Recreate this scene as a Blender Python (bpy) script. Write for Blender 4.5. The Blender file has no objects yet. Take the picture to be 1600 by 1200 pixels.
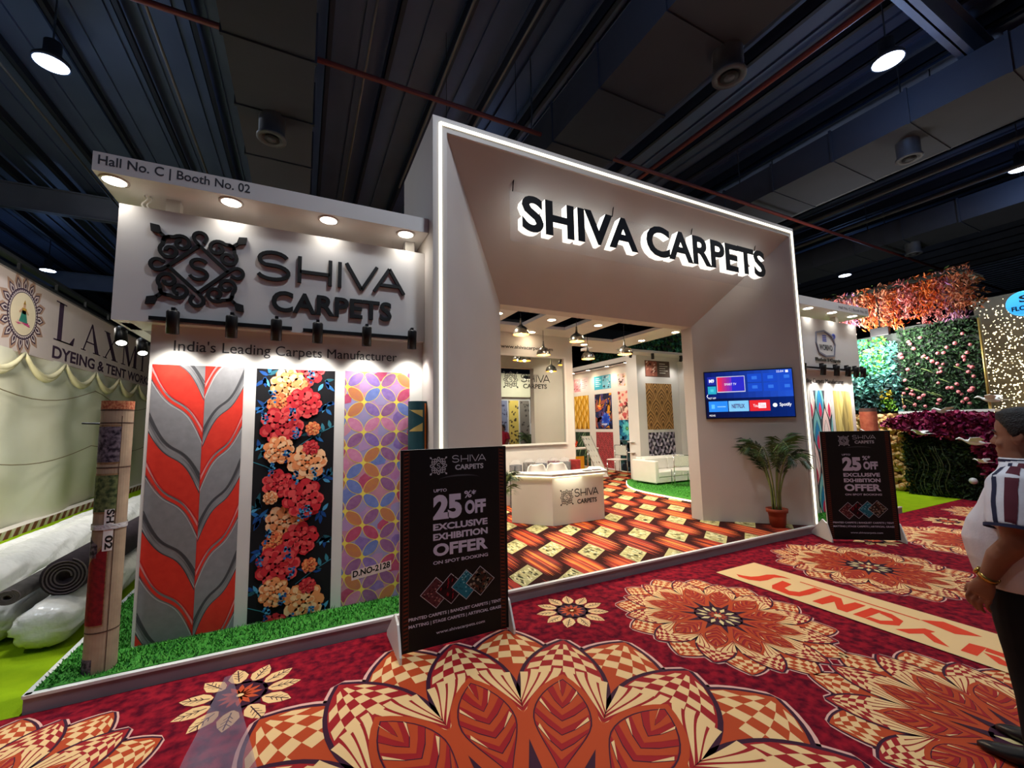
import bpy, math, random
from math import sin, cos, pi, sqrt
from mathutils import Vector, Matrix
random.seed(7)
S = bpy.context.scene
COL = S.collection

# ------------------------------------------------------------------ camera
FPX, YAW, PITCH, ROLL = 656.63, 0.464356, 0.0976463, -0.0196648
def setup_camera():
    F = Vector((sin(YAW)*cos(PITCH), cos(YAW)*cos(PITCH), sin(PITCH)))
    R = Vector((cos(YAW), -sin(YAW), 0)); U = R.cross(F)
    R2 = cos(ROLL)*R + sin(ROLL)*U; U2 = -sin(ROLL)*R + cos(ROLL)*U
    cd = bpy.data.cameras.new('camera'); cam = bpy.data.objects.new('camera', cd); COL.objects.link(cam)
    cd.sensor_width = 36; cd.lens = FPX/1600*36; cd.clip_end = 200; cd.clip_start = 0.05
    m = Matrix((R2, U2, -F)).transposed().to_4x4(); m.translation = (0, 0, 1.6)
    cam.matrix_world = m; S.camera = cam
setup_camera()
# ------------------------------------------------------------------ world, exposure
w = bpy.data.worlds.new('hall_air'); S.world = w; w.use_nodes = True
w.node_tree.nodes['Background'].inputs[0].default_value = (0.45, 0.62, 1.0, 1)
w.node_tree.nodes['Background'].inputs[1].default_value = 0.10
S.view_settings.view_transform = 'Standard'; S.view_settings.look = 'None'
S.view_settings.exposure = 0.0; S.view_settings.gamma = 1.0
try: S.view_settings.use_curve_mapping = False
except Exception: pass
S.cycles.use_denoising = True
S.cycles.max_bounces = 7; S.cycles.diffuse_bounces = 5; S.cycles.transparent_max_bounces = 12
S.cycles.sample_clamp_indirect = 4.0; S.cycles.caustics_reflective = False; S.cycles.caustics_refractive = False

# ------------------------------------------------------------------ materials
def lin(c):
    c = c/255.0
    return c/12.92 if c <= 0.04045 else ((c+0.055)/1.055)**2.4
MATS = {}
def mat(name, rgb, rough=0.6, metal=0.0, noise=None, bump=None, emit=0.0, spec=0.4, alpha=None, trans=0.0):
    if name in MATS: return MATS[name]
    m = bpy.data.materials.new(name); m.use_nodes = True; nt = m.node_tree; b = nt.nodes['Principled BSDF']
    c = tuple(lin(v) for v in rgb) + (1,)
    b.inputs['Base Color'].default_value = c; b.inputs['Roughness'].default_value = rough
    b.inputs['Metallic'].default_value = metal; b.inputs['Specular IOR Level'].default_value = spec
    tc = nt.nodes.new('ShaderNodeTexCoord') if (noise or bump) else None
    if noise:
        sc, amt = noise[:2]; rgb2 = noise[2] if len(noise) > 2 else None
        n = nt.nodes.new('ShaderNodeTexNoise'); n.inputs['Scale'].default_value = sc; n.inputs['Detail'].default_value = 4
        nt.links.new(tc.outputs['Object'], n.inputs['Vector'])
        r = nt.nodes.new('ShaderNodeValToRGB'); r.color_ramp.elements[0].position = 0.5-amt; r.color_ramp.elements[1].position = 0.5+amt
        c2 = tuple(lin(v) for v in rgb2)+(1,) if rgb2 else tuple(v*0.75 for v in c[:3])+(1,)
        r.color_ramp.elements[0].color = c; r.color_ramp.elements[1].color = c2
        nt.links.new(n.outputs['Fac'], r.inputs['Fac']); nt.links.new(r.outputs['Color'], b.inputs['Base Color'])
    if bump:
        n2 = nt.nodes.new('ShaderNodeTexNoise'); n2.inputs['Scale'].default_value = bump[0]; n2.inputs['Detail'].default_value = 3
        nt.links.new(tc.outputs['Object'], n2.inputs['Vector'])
        bp = nt.nodes.new('ShaderNodeBump'); bp.inputs['Strength'].default_value = bump[1]; bp.inputs['Distance'].default_value = 0.02
        nt.links.new(n2.outputs['Fac'], bp.inputs['Height']); nt.links.new(bp.outputs['Normal'], b.inputs['Normal'])
    if emit:
        b.inputs['Emission Color'].default_value = c; b.inputs['Emission Strength'].default_value = emit
    if alpha is not None: b.inputs['Alpha'].default_value = alpha
    if trans: b.inputs['Transmission Weight'].default_value = trans
    MATS[name] = m
    return m
def ink(rgb, noise=None):   # a printed colour
    return mat('print_%02x%02x%02x' % tuple(rgb), rgb, 0.75, spec=0.15, noise=noise)

white = mat('white_paint', (218, 215, 212), 0.5, noise=(3, 0.4, (208, 206, 203)))
white2 = mat('white_laminate', (225, 223, 220), 0.35, noise=(2, 0.4, (218, 216, 213)))
black = mat('black_paint', (14, 14, 15), 0.45, noise=(20, 0.3, (22, 22, 23)))
blackt = mat('black_lettering', (16, 16, 18), 0.5, noise=(15, 0.3, (24, 24, 25)))
darkgrey = mat('dark_lettering', (52, 54, 60), 0.6, noise=(15, 0.3, (60, 61, 66)))
chrome = mat('chrome', (200, 200, 200), 0.18, 1.0, noise=(12, 0.3, (180, 180, 182)))
steel = mat('brushed_steel', (150, 152, 155), 0.35, 1.0, noise=(30, 0.3, (130, 132, 135)))
led = mat('led_strip', (255, 250, 226), 0.5, emit=2.0)
ledc = mat('led_strip_counter', (255, 246, 196), 0.5, emit=5.0)
lampw = mat('lit_lens', (255, 244, 224), 0.5, emit=14.0)
lampc = mat('lit_lens_cool', (225, 236, 255), 0.5, emit=16.0)

# ------------------------------------------------------------------ mesh helpers
class MB:
    def __init__(s): s.v = []; s.f = []; s.mi = []; s.mats = []; s.tx = None
    def m(s, material):
        if material not in s.mats: s.mats.append(material)
        return s.mats.index(material)
    def add(s, vs, fs, material):
        k = len(s.v); i = s.m(material)
        if s.tx is not None: vs = [tuple(s.tx @ Vector(p)) for p in vs]
        s.v += [tuple(p) for p in vs]; s.f += [tuple(a+k for a in f) for f in fs]; s.mi += [i]*len(fs)
        return s
    def box(s, a, b, material):
        x0, y0, z0 = a; x1, y1, z1 = b
        vs = [(x0,y0,z0),(x1,y0,z0),(x1,y1,z0),(x0,y1,z0),(x0,y0,z1),(x1,y0,z1),(x1,y1,z1),(x0,y1,z1)]
        return s.add(vs, [(0,3,2,1),(4,5,6,7),(0,1,5,4),(1,2,6,5),(2,3,7,6),(3,0,4,7)], material)
    def prism(s, poly, off, material):      # polygon (3-D points) swept along off
        n = len(poly); o = Vector(off); vs = [Vector(p) for p in poly]; vs += [p+o for p in vs]
        fs = [tuple(range(n-1, -1, -1)), tuple(range(n, 2*n))] + [(i, (i+1) % n, n+(i+1) % n, n+i) for i in range(n)]
        return s.add(vs, fs, material)
    def tube(s, pts, r, material, n=8, closed=False):
        pts = [Vector(p) for p in pts]; rs = r if isinstance(r, (list, tuple)) else [r]*len(pts)
        rings = []; prev = None
        for i, p in enumerate(pts):
            d = (pts[min(i+1, len(pts)-1)]-pts[max(i-1, 0)])
            d = d.normalized() if d.length > 1e-9 else Vector((0, 0, 1))
            u = prev if prev is not None else (Vector((0, 0, 1)) if abs(d.z) < 0.9 else Vector((1, 0, 0)))
            u = (u-d*u.dot(d)).normalized(); prev = u; v_ = d.cross(u)
            rings.append([p+(u*cos(2*pi*k/n)+v_*sin(2*pi*k/n))*rs[i] for k in range(n)])
        vs = [q for rg in rings for q in rg]; fs = []
        for i in range(len(pts)-1):
            for k in range(n):
                a = i*n+k; b = i*n+(k+1) % n
                fs.append((a, b, b+n, a+n))
        fs.append(tuple(range(n-1, -1, -1))); fs.append(tuple(range((len(pts)-1)*n, len(pts)*n)))
        return s.add(vs, fs, material)
    def lathe(s, prof, material, c=(0, 0, 0), n=20, axis='z', cap=True):
        vs = []; fs = []
        for r, z in prof:
            for k in range(n):
                a = 2*pi*k/n; p = (r*cos(a), r*sin(a), z)
                if axis == 'y': p = (p[0], p[2], -p[1])
                if axis == 'x': p = (p[2], p[0], p[1])
                vs.append((c[0]+p[0], c[1]+p[1], c[2]+p[2]))
        for i in range(len(prof)-1):
            for k in range(n):
                a = i*n+k; b = i*n+(k+1) % n; fs.append((a, b, b+n, a+n))
        if cap and prof[0][0] > 1e-6: fs.append(tuple(range(n-1, -1, -1)))
        if cap and prof[-1][0] > 1e-6: fs.append(tuple(range((len(prof)-1)*n, len(prof)*n)))
        return s.add(vs, fs, material)
    def loft(s, rings, material, cap=True):
        n = len(rings[0]); vs = [q for r in rings for q in r]; fs = []
        for i in range(len(rings)-1):
            for k in range(n):
                a = i*n+k; b = i*n+(k+1) % n; fs.append((a, b, b+n, a+n))
        if cap: fs.append(tuple(range(n-1, -1, -1))); fs.append(tuple(range((len(rings)-1)*n, len(rings)*n)))
        return s.add(vs, fs, material)
    def ball(s, c, r, material, n=10, sc=(1, 1, 1)):
        prof = [(max(1e-4, sin(pi*i/n))*1.0, -cos(pi*i/n)) for i in range(n+1)]
        k = len(s.v); s.lathe(prof, material, (0, 0, 0), n+2)
        s.v[k:] = [(c[0]+x*r*sc[0], c[1]+y*r*sc[1], c[2]+z*r*sc[2]) for x, y, z in s.v[k:]]
        return s
    def build(s, name, parent=None, smooth=False, loc=None, bevel=0, rotz=None):
        me = bpy.data.meshes.new(name); me.from_pydata(s.v, [], s.f)
        for m_ in s.mats: me.materials.append(m_)
        me.polygons.foreach_set('material_index', s.mi)
        if smooth: me.polygons.foreach_set('use_smooth', [True]*len(s.f))
        me.update()
        o = bpy.data.objects.new(name, me); COL.objects.link(o)
        if parent is not None: o.parent = parent
        if loc is not None: o.location = loc
        if rotz is not None: o.rotation_euler[2] = rotz
        if bevel:
            bm = o.modifiers.new('round', 'BEVEL'); bm.width = bevel; bm.segments = 2; bm.limit_method = 'ANGLE'
        return o
def ring(c, rx, ry, n=16, ax=(1, 0, 0), ay=(0, 1, 0), pw=1.0):
    ax = Vector(ax); ay = Vector(ay); c = Vector(c); out = []
    for k in range(n):
        a = 2*pi*k/n; ca, sa = cos(a), sin(a)
        ca = math.copysign(abs(ca)**pw, ca); sa = math.copysign(abs(sa)**pw, sa)
        out.append(c+ax*rx*ca+ay*ry*sa)
    return out
def tag(o, label=None, cat=None, group=None, kind=None):
    if label: o['label'] = label
    if cat: o['category'] = cat
    if group: o['group'] = group
    if kind: o['kind'] = kind
    return o
def thing(name, loc=(0, 0, 0), label=None, cat=None, group=None, rotz=0):
    o = bpy.data.objects.new(name, None); COL.objects.link(o); o.location = loc; o.rotation_euler[2] = rotz
    o.empty_display_size = 0.1
    return tag(o, label, cat, group)
def dup(o, parent=None):
    c = o.copy(); COL.objects.link(c)
    if parent is not None: c.parent = parent
    for ch in list(o.children): dup(ch, c)
    return c
def light(kind, loc, energy, color=(1, 1, 1), parent=None, aim=None, size=0.1, spot=1.2, blend=0.6, spread=None, name='lamp_light'):
    l = bpy.data.lights.new(name, kind); l.energy = energy; l.color = color
    if kind == 'AREA':
        l.shape = 'DISK'; l.size = size
        if spread: l.spread = spread
    else: l.shadow_soft_size = size
    if kind == 'SPOT': l.spot_size = spot; l.spot_blend = blend
    o = bpy.data.objects.new(name, l); COL.objects.link(o); o.location = loc
    if parent is not None: o.parent = parent
    if aim is not None:
        o.rotation_euler = (Vector(aim)-Vector(loc)).to_track_quat('-Z', 'Y').to_euler()
    return o
WARM = (1.0, 0.86, 0.66); NEUT = (1.0, 0.95, 0.86); COOL = (0.86, 0.93, 1.0)

# ------------------------------------------------------------------ lettering
TXT = {}
def text_geo(t, bold=0.0):
    key = (t, bold)
    if key not in TXT:
        cu = bpy.data.curves.new('t', 'FONT'); cu.body = t; cu.resolution_u = 4; cu.offset = bold
        o = bpy.data.objects.new('t', cu); COL.objects.link(o)
        me = o.to_mesh()
        vs = [(p.co.x, p.co.y) for p in me.vertices]; fs = [tuple(p.vertices) for p in me.polygons]
        es = {}
        for f in fs:
            for i in range(len(f)):
                e = (f[i], f[(i+1) % len(f)]); k = tuple(sorted(e))
                if k in es: es[k] = None
                else: es[k] = e
        o.to_mesh_clear(); bpy.data.objects.remove(o); bpy.data.curves.remove(cu)
        TXT[key] = (vs, fs, [e for e in es.values() if e])
    return TXT[key]
def bbox2(vs):
    return min(p[0] for p in vs), min(p[1] for p in vs), max(p[0] for p in vs), max(p[1] for p in vs)
class Plane:
    """A flat frame: origin O, u to the reader's right, v up, n towards the reader."""
    def __init__(s, O, U, V):
        s.O = Vector(O); s.U = Vector(U).normalized(); s.V = Vector(V).normalized(); s.N = s.U.cross(s.V)
    def p(s, u, v, h=0.0): return s.O+s.U*u+s.V*v+s.N*h
def put_geo(mb, geo, pl, rect, material, h=0.001, depth=0.0, side=None):
    vs, fs, es = geo; x0, y0, x1, y1 = bbox2(vs); u0, v0, u1, v1 = rect
    sx = (u1-u0)/max(1e-6, x1-x0); sy = (v1-v0)/max(1e-6, y1-y0) if v1 is not None else sx
    P = [(u0+(x-x0)*sx, v0+(y-y0)*sy) for x, y in vs]
    mb.add([pl.p(u, v, h+depth) for u, v in P], fs, material)
    if depth > 0:
        n = len(P)
        mb.add([pl.p(u, v, h+depth) for u, v in P]+[pl.p(u, v, h) for u, v in P], [(b, a, a+n, b+n) for a, b in es], side or material)
def put_text(mb, t, pl, rect, material, bold=0.0, h=0.001, depth=0.0, side=None):
    put_geo(mb, text_geo(t, bold), pl, rect, material, h, depth, side)
def stroke(mb, pl, pts, wd, material, h=0.001, depth=0.0):
    n = len(pts); L = []; R = []
    for i in range(n):
        a = pts[max(i-1, 0)]; b = pts[min(i+1, n-1)]; dx, dy = b[0]-a[0], b[1]-a[1]; l = math.hypot(dx, dy) or 1
        nx, ny = -dy/l*wd/2, dx/l*wd/2
        L.append((pts[i][0]+nx, pts[i][1]+ny)); R.append((pts[i][0]-nx, pts[i][1]-ny))
    top = [pl.p(u, v, h+depth) for u, v in L+R]
    mb.add(top, [(n+i, n+i+1, i+1, i) for i in range(n-1)], material)
    if depth > 0:
        bot = [pl.p(u, v, h) for u, v in L+R]; m = 2*n
        fs = [(i, i+1, m+i+1, m+i) for i in range(n-1)]+[(n+i+1, n+i, m+n+i, m+n+i+1) for i in range(n-1)]
        fs += [(0, m, m+n, n), (n-1, 2*n-1, m+2*n-1, m+n-1)]
        mb.add(top+bot, fs, material)
def arc(cx, cy, rx, ry, a0, a1, n=14):
    return [(cx+rx*cos(a0+(a1-a0)*i/n), cy+ry*sin(a0+(a1-a0)*i/n)) for i in range(n+1)]
def logo_word(mb, pl, rect, material, wd=0.1, h=0.001, depth=0.0):
    """thin monoline SHIVA in a rect; wd is the stroke as a fraction of the height"""
    u0, v0, u1, v1 = rect; H = v1-v0; W = u1-u0; k = wd*H
    def T(pts, x, w_): return [(u0+W*(x+w_*a), v0+k/2+(H-k)*b) for a, b in pts]
    Sx = arc(.5, .74, .42, .26, 0.35, pi*1.5-.25, 12)[:-1]+arc(.5, .26, .46, .26, pi/2-.2, -pi+.35, 14)
    lets = [(0.0, .205, [Sx]), (.265, .2, [[(0, 0), (0, 1)], [(1, 0), (1, 1)], [(0, .42), (1, .42)]]),
            (.53, .01, [[(0, 0), (0, 1)]]), (.575, .22, [[(0, 1), (.5, 0), (1, 1)]]), (.775, .225, [[(0, 0), (.5, 1), (1, 0)], [(.2, .3), (.8, .3)]])]
    for x, w_, ss in lets:
        for s_ in ss:
            pts = T(s_, x, w_)
            if len(pts) == 3:
                stroke(mb, pl, pts[:2], k, material, h, depth); stroke(mb, pl, pts[1:], k, material, h, depth)
            else: stroke(mb, pl, pts, k, material, h, depth)
def emblem(mb, pl, c, R, material, h=0.001, depth=0.0, letter=True, fine=1.0):
    """square ornament: diamond of four bars ending in loops, scroll pairs and a kite at each corner, an S inside"""
    k = 0.078*R*fine
    def spiral(cx, cy, r0, r1, a0, a1, n=18): return [(cx+(r0+(r1-r0)*i/n)*cos(a0+(a1-a0)*i/n), cy+(r0+(r1-r0)*i/n)*sin(a0+(a1-a0)*i/n)) for i in range(n+1)]
    base = []
    base.append([(.62, .00), (.0, .60), (-.11, .73)]+arc(.0, .82, .135, .13, pi+.4, -.7, 12)+[(.08, .68)])
    sp = [(.73, .60), (.71, .70), (.63, .73), (.56, .735)]+spiral(.375, .60, .205, .07, .75, .75+pi*2.25, 22)
    base.append(sp); base.append([(y, x) for x, y in sp]); base.append([(.70, .70), (.80, .80)])
    for q in range(4):
        ca, sa = cos(q*pi/2), sin(q*pi/2)
        def rt(p): return (c[0]+R*(p[0]*ca-p[1]*sa), c[1]+R*(p[0]*sa+p[1]*ca))
        for s_ in base: stroke(mb, pl, [rt(p) for p in s_], k, material, h, depth)
        kite = [rt(p) for p in ((.76, .76), (.98, .82), (1.0, 1.0), (.82, .98))]
        if depth > 0: mb.prism([pl.p(u, v, h) for u, v in kite], pl.N*depth, material)
        else: mb.add([pl.p(u, v, h) for u, v in kite], [(0, 1, 2, 3)], material)
    if letter:
        Sx = arc(0, .125, .16, .125, .4, pi*1.5-.2, 12)[:-1]+arc(0, -.135, .18, .135, pi/2-.2, -pi+.3, 12)
        stroke(mb, pl, [(c[0]+R*a, c[1]+R*b) for a, b in Sx], k, material, h, depth)
def clip(poly, u0, v0, u1, v1):
    for ax, lim, sg in ((0, u0, 1), (0, u1, -1), (1, v0, 1), (1, v1, -1)):
        out = []
        for i in range(len(poly)):
            a, b = poly[i-1], poly[i]; ia = (a[ax]-lim)*sg >= 0; ib = (b[ax]-lim)*sg >= 0
            if ia != ib:
                t = (lim-a[ax])/(b[ax]-a[ax]); out.append((a[0]+(b[0]-a[0])*t, a[1]+(b[1]-a[1])*t))
            if ib: out.append(b)
        poly = out
        if not poly: return []
    return poly
class Print:
    """A printed sheet: a solid backing plus flat inked shapes laid in thin layers on its face, all one mesh."""
    def __init__(s, pl, rect, base, thick=0.006, side=None, step=0.0003):
        s.pl = pl; s.r = rect; s.mb = MB(); s.k = 0; s.step = step
        u0, v0, u1, v1 = rect
        P = [pl.p(u0, v0, -thick), pl.p(u1, v0, -thick), pl.p(u1, v1, -thick), pl.p(u0, v1, -thick)]
        s.mb.prism(P, pl.N*thick, side or base); s.mb.add([p+pl.N*(thick+0.0002) for p in P], [(0, 1, 2, 3)], base)
    def poly(s, pts, material, layer=1):
        pts = clip(list(pts), *s.r)
        if len(pts) > 2: s.mb.add([s.pl.p(u, v, 0.0003+layer*s.step) for u, v in pts], [tuple(range(len(pts)))], material)
    def blob(s, cx, cy, rx, ry, material, layer=1, rot=0.0, n=12, wob=0.0):
        ca, sa = cos(rot), sin(rot); out = []
        for i in range(n):
            a = 2*pi*i/n; k = 1+wob*random.uniform(-1, 1); x = rx*k*cos(a); y = ry*k*sin(a)
            out.append((cx+x*ca-y*sa, cy+x*sa+y*ca))
        s.poly(out, material, layer)
    def leaf(s, x, y, ang, L, W, material, layer=1):
        ca, sa = cos(ang), sin(ang); pts = []
        for t, q in ((0, 0), (.2, .7), (.45, 1), (.75, .65), (1, 0), (.75, -.65), (.45, -1), (.2, -.7)):
            a = t*L; b = q*W/2; pts.append((x+a*ca-b*sa, y+a*sa+b*ca))
        s.poly(pts, material, layer)
    def line(s, pts, wd, material, layer=1):
        for a, b in zip(pts, pts[1:]):
            dx, dy = b[0]-a[0], b[1]-a[1]; l = math.hypot(dx, dy) or 1; nx, ny = -dy/l*wd/2, dx/l*wd/2
            s.poly([(a[0]+nx, a[1]+ny), (a[0]-nx, a[1]-ny), (b[0]-nx, b[1]-ny), (b[0]+nx, b[1]+ny)], material, layer)
    def text(s, t, rect, material, bold=0.0, layer=2): put_text(s.mb, t, s.pl, rect, material, bold, 0.0003+layer*s.step)
    def build(s, name, parent=None): return s.mb.build(name, parent)
def facing_front(y): return Plane((0, y, 0), (1, 0, 0), (0, 0, 1))   # u = world x, v = world z, reader looks along +y
# ================================================================== HALL
flo = MB().box((-30, -12, -0.06), (45, 45, -0.012), mat('concrete', (96, 94, 92), 0.8, noise=(1.5, 0.3, (80, 79, 78))))
tag(flo.build('floor'), kind='structure')
deckm = mat('roof_sheet', (92, 106, 134), 0.55, 0.2, noise=(0.6, 0.35, (70, 82, 108)))
cb = MB().box((-22, -10, 8.2), (34, 36, 8.26), deckm)
for i in range(120):
    x = -21.8+i*0.46
    cb.box((x, -10, 8.15), (x+0.05, 36, 8.2), deckm)
tag(cb.build('ceiling'), kind='structure')
purl = mat('purlin_paint', (38, 42, 52), 0.6, noise=(2, 0.3, (30, 33, 42)))
for i in range(46):
    x = -18.0+i*0.96
    b = MB().box((x-0.035, -10, 7.9), (x-0.02, 36, 8.15), purl).box((x-0.035, -10, 7.9), (x+0.05, 36, 7.92), purl)
    tag(b.build('trim_purlin'), kind='structure')
raft = mat('rafter_paint', (92, 98, 112), 0.5, noise=(2, 0.3, (105, 112, 126)))
for y in (-4.6, 2.2, 14.5, 22):
    b = MB().box((-22, y-0.09, 7.25), (34, y+0.09, 7.28), raft).box((-22, y-0.012, 7.25), (34, y+0.012, 7.9), raft).box((-22, y-0.09, 7.87), (34, y+0.09, 7.9), raft)
    tag(b.build('trim_rafter'), kind='structure')
wallm = mat('hall_cladding', (44, 50, 66), 0.7, noise=(0.5, 0.3, (36, 41, 54)))
for nm, a, b in (('wall_left', (-22.1, -10, 0), (-22, 36, 8.2)), ('wall_right', (34, -10, 0), (34.1, 36, 8.2)), ('wall_back', (-22, 36, 0), (34, 36.1, 8.2)), ('wall_front', (-22, -10.1, 0), (34, -10, 8.2))):
    tag(MB().box(a, b, wallm).build(nm), kind='structure')

ductm = mat('duct_fabric', (56, 60, 72), 0.8, noise=(1.2, 0.35, (48, 52, 62)), bump=(3, 0.25))
nozm = mat('nozzle_metal', (88, 90, 96), 0.5, 0.2, noise=(8, 0.3, (74, 76, 82)))
nozi = mat('nozzle_inside', (24, 25, 28), 0.6, noise=(8, 0.3, (18, 19, 22)))
def duct(x0, x1, y0, y1, nozzles, label, z0=6.0, h=0.62, gap=1.15):
    t = thing('air_duct', ((x0+x1)/2, (y0+y1)/2, z0), label, 'air duct', 'square air ducts under the hall roof')
    cx, cy = (x0+x1)/2, (y0+y1)/2
    b = MB().box((x0-cx, y0-cy, 0), (x1-cx, y1-cy, h), ductm); b.build('duct_body', t)
    n = int((y1-y0)/gap)
    for i in range(n+1):
        y = y0-cy+i*gap
        MB().box((x0-cx-0.025, y-0.02, -0.025), (x1-cx+0.025, y+0.02, h+0.025), ductm).build('joint_flange', t)
    for (nx, ny) in nozzles:
        nz = MB().lathe([(0.2, 0.06), (0.17, 0.0), (0.165, -0.26), (0.19, -0.3), (0.19, -0.33), (0.13, -0.33), (0.12, -0.25)], nozm, (nx-cx, ny-cy, 0), 20)
        q = nz.build('nozzle', t, True)
        i_ = MB().lathe([(0.10, -0.335), (0.09, -0.30), (0.0, -0.30)], nozi, (nx-cx, ny-cy, 0), 18); i_.lathe([(0.06, -0.34), (0.04, -0.31), (0, -0.31)], nozm, (nx-cx, ny-cy, 0), 14); i_.build('nozzle_core', q, True)
    for y in range(int(y0)+1, int(y1), 3):
        for x in (x0+0.1, x1-0.1): MB().tube([(x-cx, y-cy, h), (x-cx, y-cy, 8.2-z0)], 0.012, steel, 5).build('hanger_rod', t)
    return t
duct(-0.9, 0.03, -4, 14, [(-0.48, 6.45), (-0.48, 11.5)], 'grey air duct crossing the roof above the hall number canopy')
duct(3.4, 4.55, -4, 13, [(4.45, 2.95), (4.0, 8.2)], 'grey air duct rising behind the tall lit portal towards the roof')
duct(9.05, 10.6, -4, 15, [(9.66, 3.15), (9.8, 9)], 'wide grey air duct above the portal corner and flower stand', 6.55, .6)
duct(14.9, 16.2, -4, 16, [(15.5, 5.2), (15.5, 9)], 'grey air duct high above the hanging orange flowers', 6.55, .6)

redp = mat('red_pipe_paint', (120, 48, 42), 0.5, noise=(5, 0.3, (100, 40, 36)))
pp = MB().tube([(-14, 5.55, 6.35), (26, 5.55, 6.35)], 0.035, redp, 8)
tag(pp.build('sprinkler_pipe', None, True), 'thin red sprinkler pipe running along the roof behind the portal top', 'pipe')
pp = MB().tube([(6.2, -4, 6.7), (6.2, 18, 6.7)], 0.045, redp, 8)
tag(pp.build('sprinkler_pipe', None, True), 'red sprinkler pipe running away beside the duct above the portal', 'pipe')
grp = mat('grey_pipe_paint', (86, 90, 98), 0.45, 0.3, noise=(5, 0.3, (72, 76, 84)))
for k, (x, z) in enumerate(((11.3, 6.9), (12.4, 7.0), (13.3, 6.8))):
    tag(MB().tube([(x, -4, z), (x, 26, z)], 0.05, grp, 8).build('conduit_pipe', None, True), ['grey conduit beside the wide duct above the flower stand', 'grey conduit midway between the two ducts over the flower stand', 'grey conduit just short of the duct over the orange flowers'][k], 'pipe')
rodm = mat('rod_steel', (118, 112, 104), 0.5, 0.4, noise=(6, 0.3, (100, 95, 88)))
for k, (x, y0_, y1_, z) in enumerate(((-4.3, 3, 14, 7.3), (-2.0, 3, 14, 7.25), (-0.95, 3, 12, 7.0), (0.75, 3, 12, 7.2), (1.8, 1.5, 9, 6.9), (2.6, 1.5, 9, 6.9))):
    tag(MB().tube([(x, y0_, z), (x, y1_, z)], 0.022, rodm, 6).build('suspension_rail', None, True),
        ['thin metal rail beside the lamp over the fabric stand', 'thin metal rail between the hall lamp and the canopy duct', 'thin metal rail along the edge of the canopy duct', 'thin metal rail past the open side of the canopy duct', 'thin metal rail rising above the portal corner', 'second thin metal rail above the portal beam'][k], 'rail')

lampbody = mat('lamp_housing', (60, 64, 72), 0.5, 0.4, noise=(8, 0.3, (50, 54, 62)))
def highbay(x, y, z, label, e=46, sprd=1.9):
    t = thing('high_bay_lamp', (x, y, z), label, 'lamp', 'round high bay lamps')
    MB().lathe([(0.05, 0.36), (0.10, 0.32), (0.10, 0.14), (0.14, 0.1), (0.205, 0.03), (0.205, -0.02), (0.19, -0.02), (0.18, 0.03), (0, 0.05)], lampbody, (0, 0, 0), 24).build('housing', t, True)
    MB().lathe([(0.0, 0.0), (0.188, 0.0), (0.188, -0.015), (0, -0.03)][::-1], lampc, (0, 0, 0), 24).build('lit_disc', t, True)
    MB().tube([(0, 0, 0.36), (0, 0, 8.2-z)], 0.012, steel, 5).build('suspension_cable', t)
    light('AREA', (0, 0, -0.06), e, COOL, t, size=0.38, spread=sprd)
    light('POINT', (0, 0, -0.35), 30, (0.30, 0.52, 1.0), t, size=0.25, name='lamp_glow')
highbay(-3.41, 8.02, 7.0, 'bright round lamp under the roof over the fabric backdrop stand', 110, 2.8)
highbay(7.82, 2.66, 7.0, 'bright round lamp over the aisle between the blue-lit purlins', 66)
highbay(13.98, 2.76, 7.0, 'bright round lamp at the frame edge above the fairy lights')
highbay(18.25, 8.14, 7.0, 'small far lamp seen just above the portal corner canopy')
highbay(-7.63, 18.84, 7.0, 'small far lamp above the patterned fascia banner')
for x, y, e in ((1.6, 1.8, 66), (-4.6, 1.0, 60), (1.6, -3.6, 18), (7.8, -3.6, 18)):
    highbay(x, y, 7.0, 'bright round lamp above the aisle outside the view', e)
highbay(4.2, 9.8, 7.0, 'added unseen round lamp over the middle of the stand, behind the portal', 35)  # unseen lamp added as fill light, hidden by the portal

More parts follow.
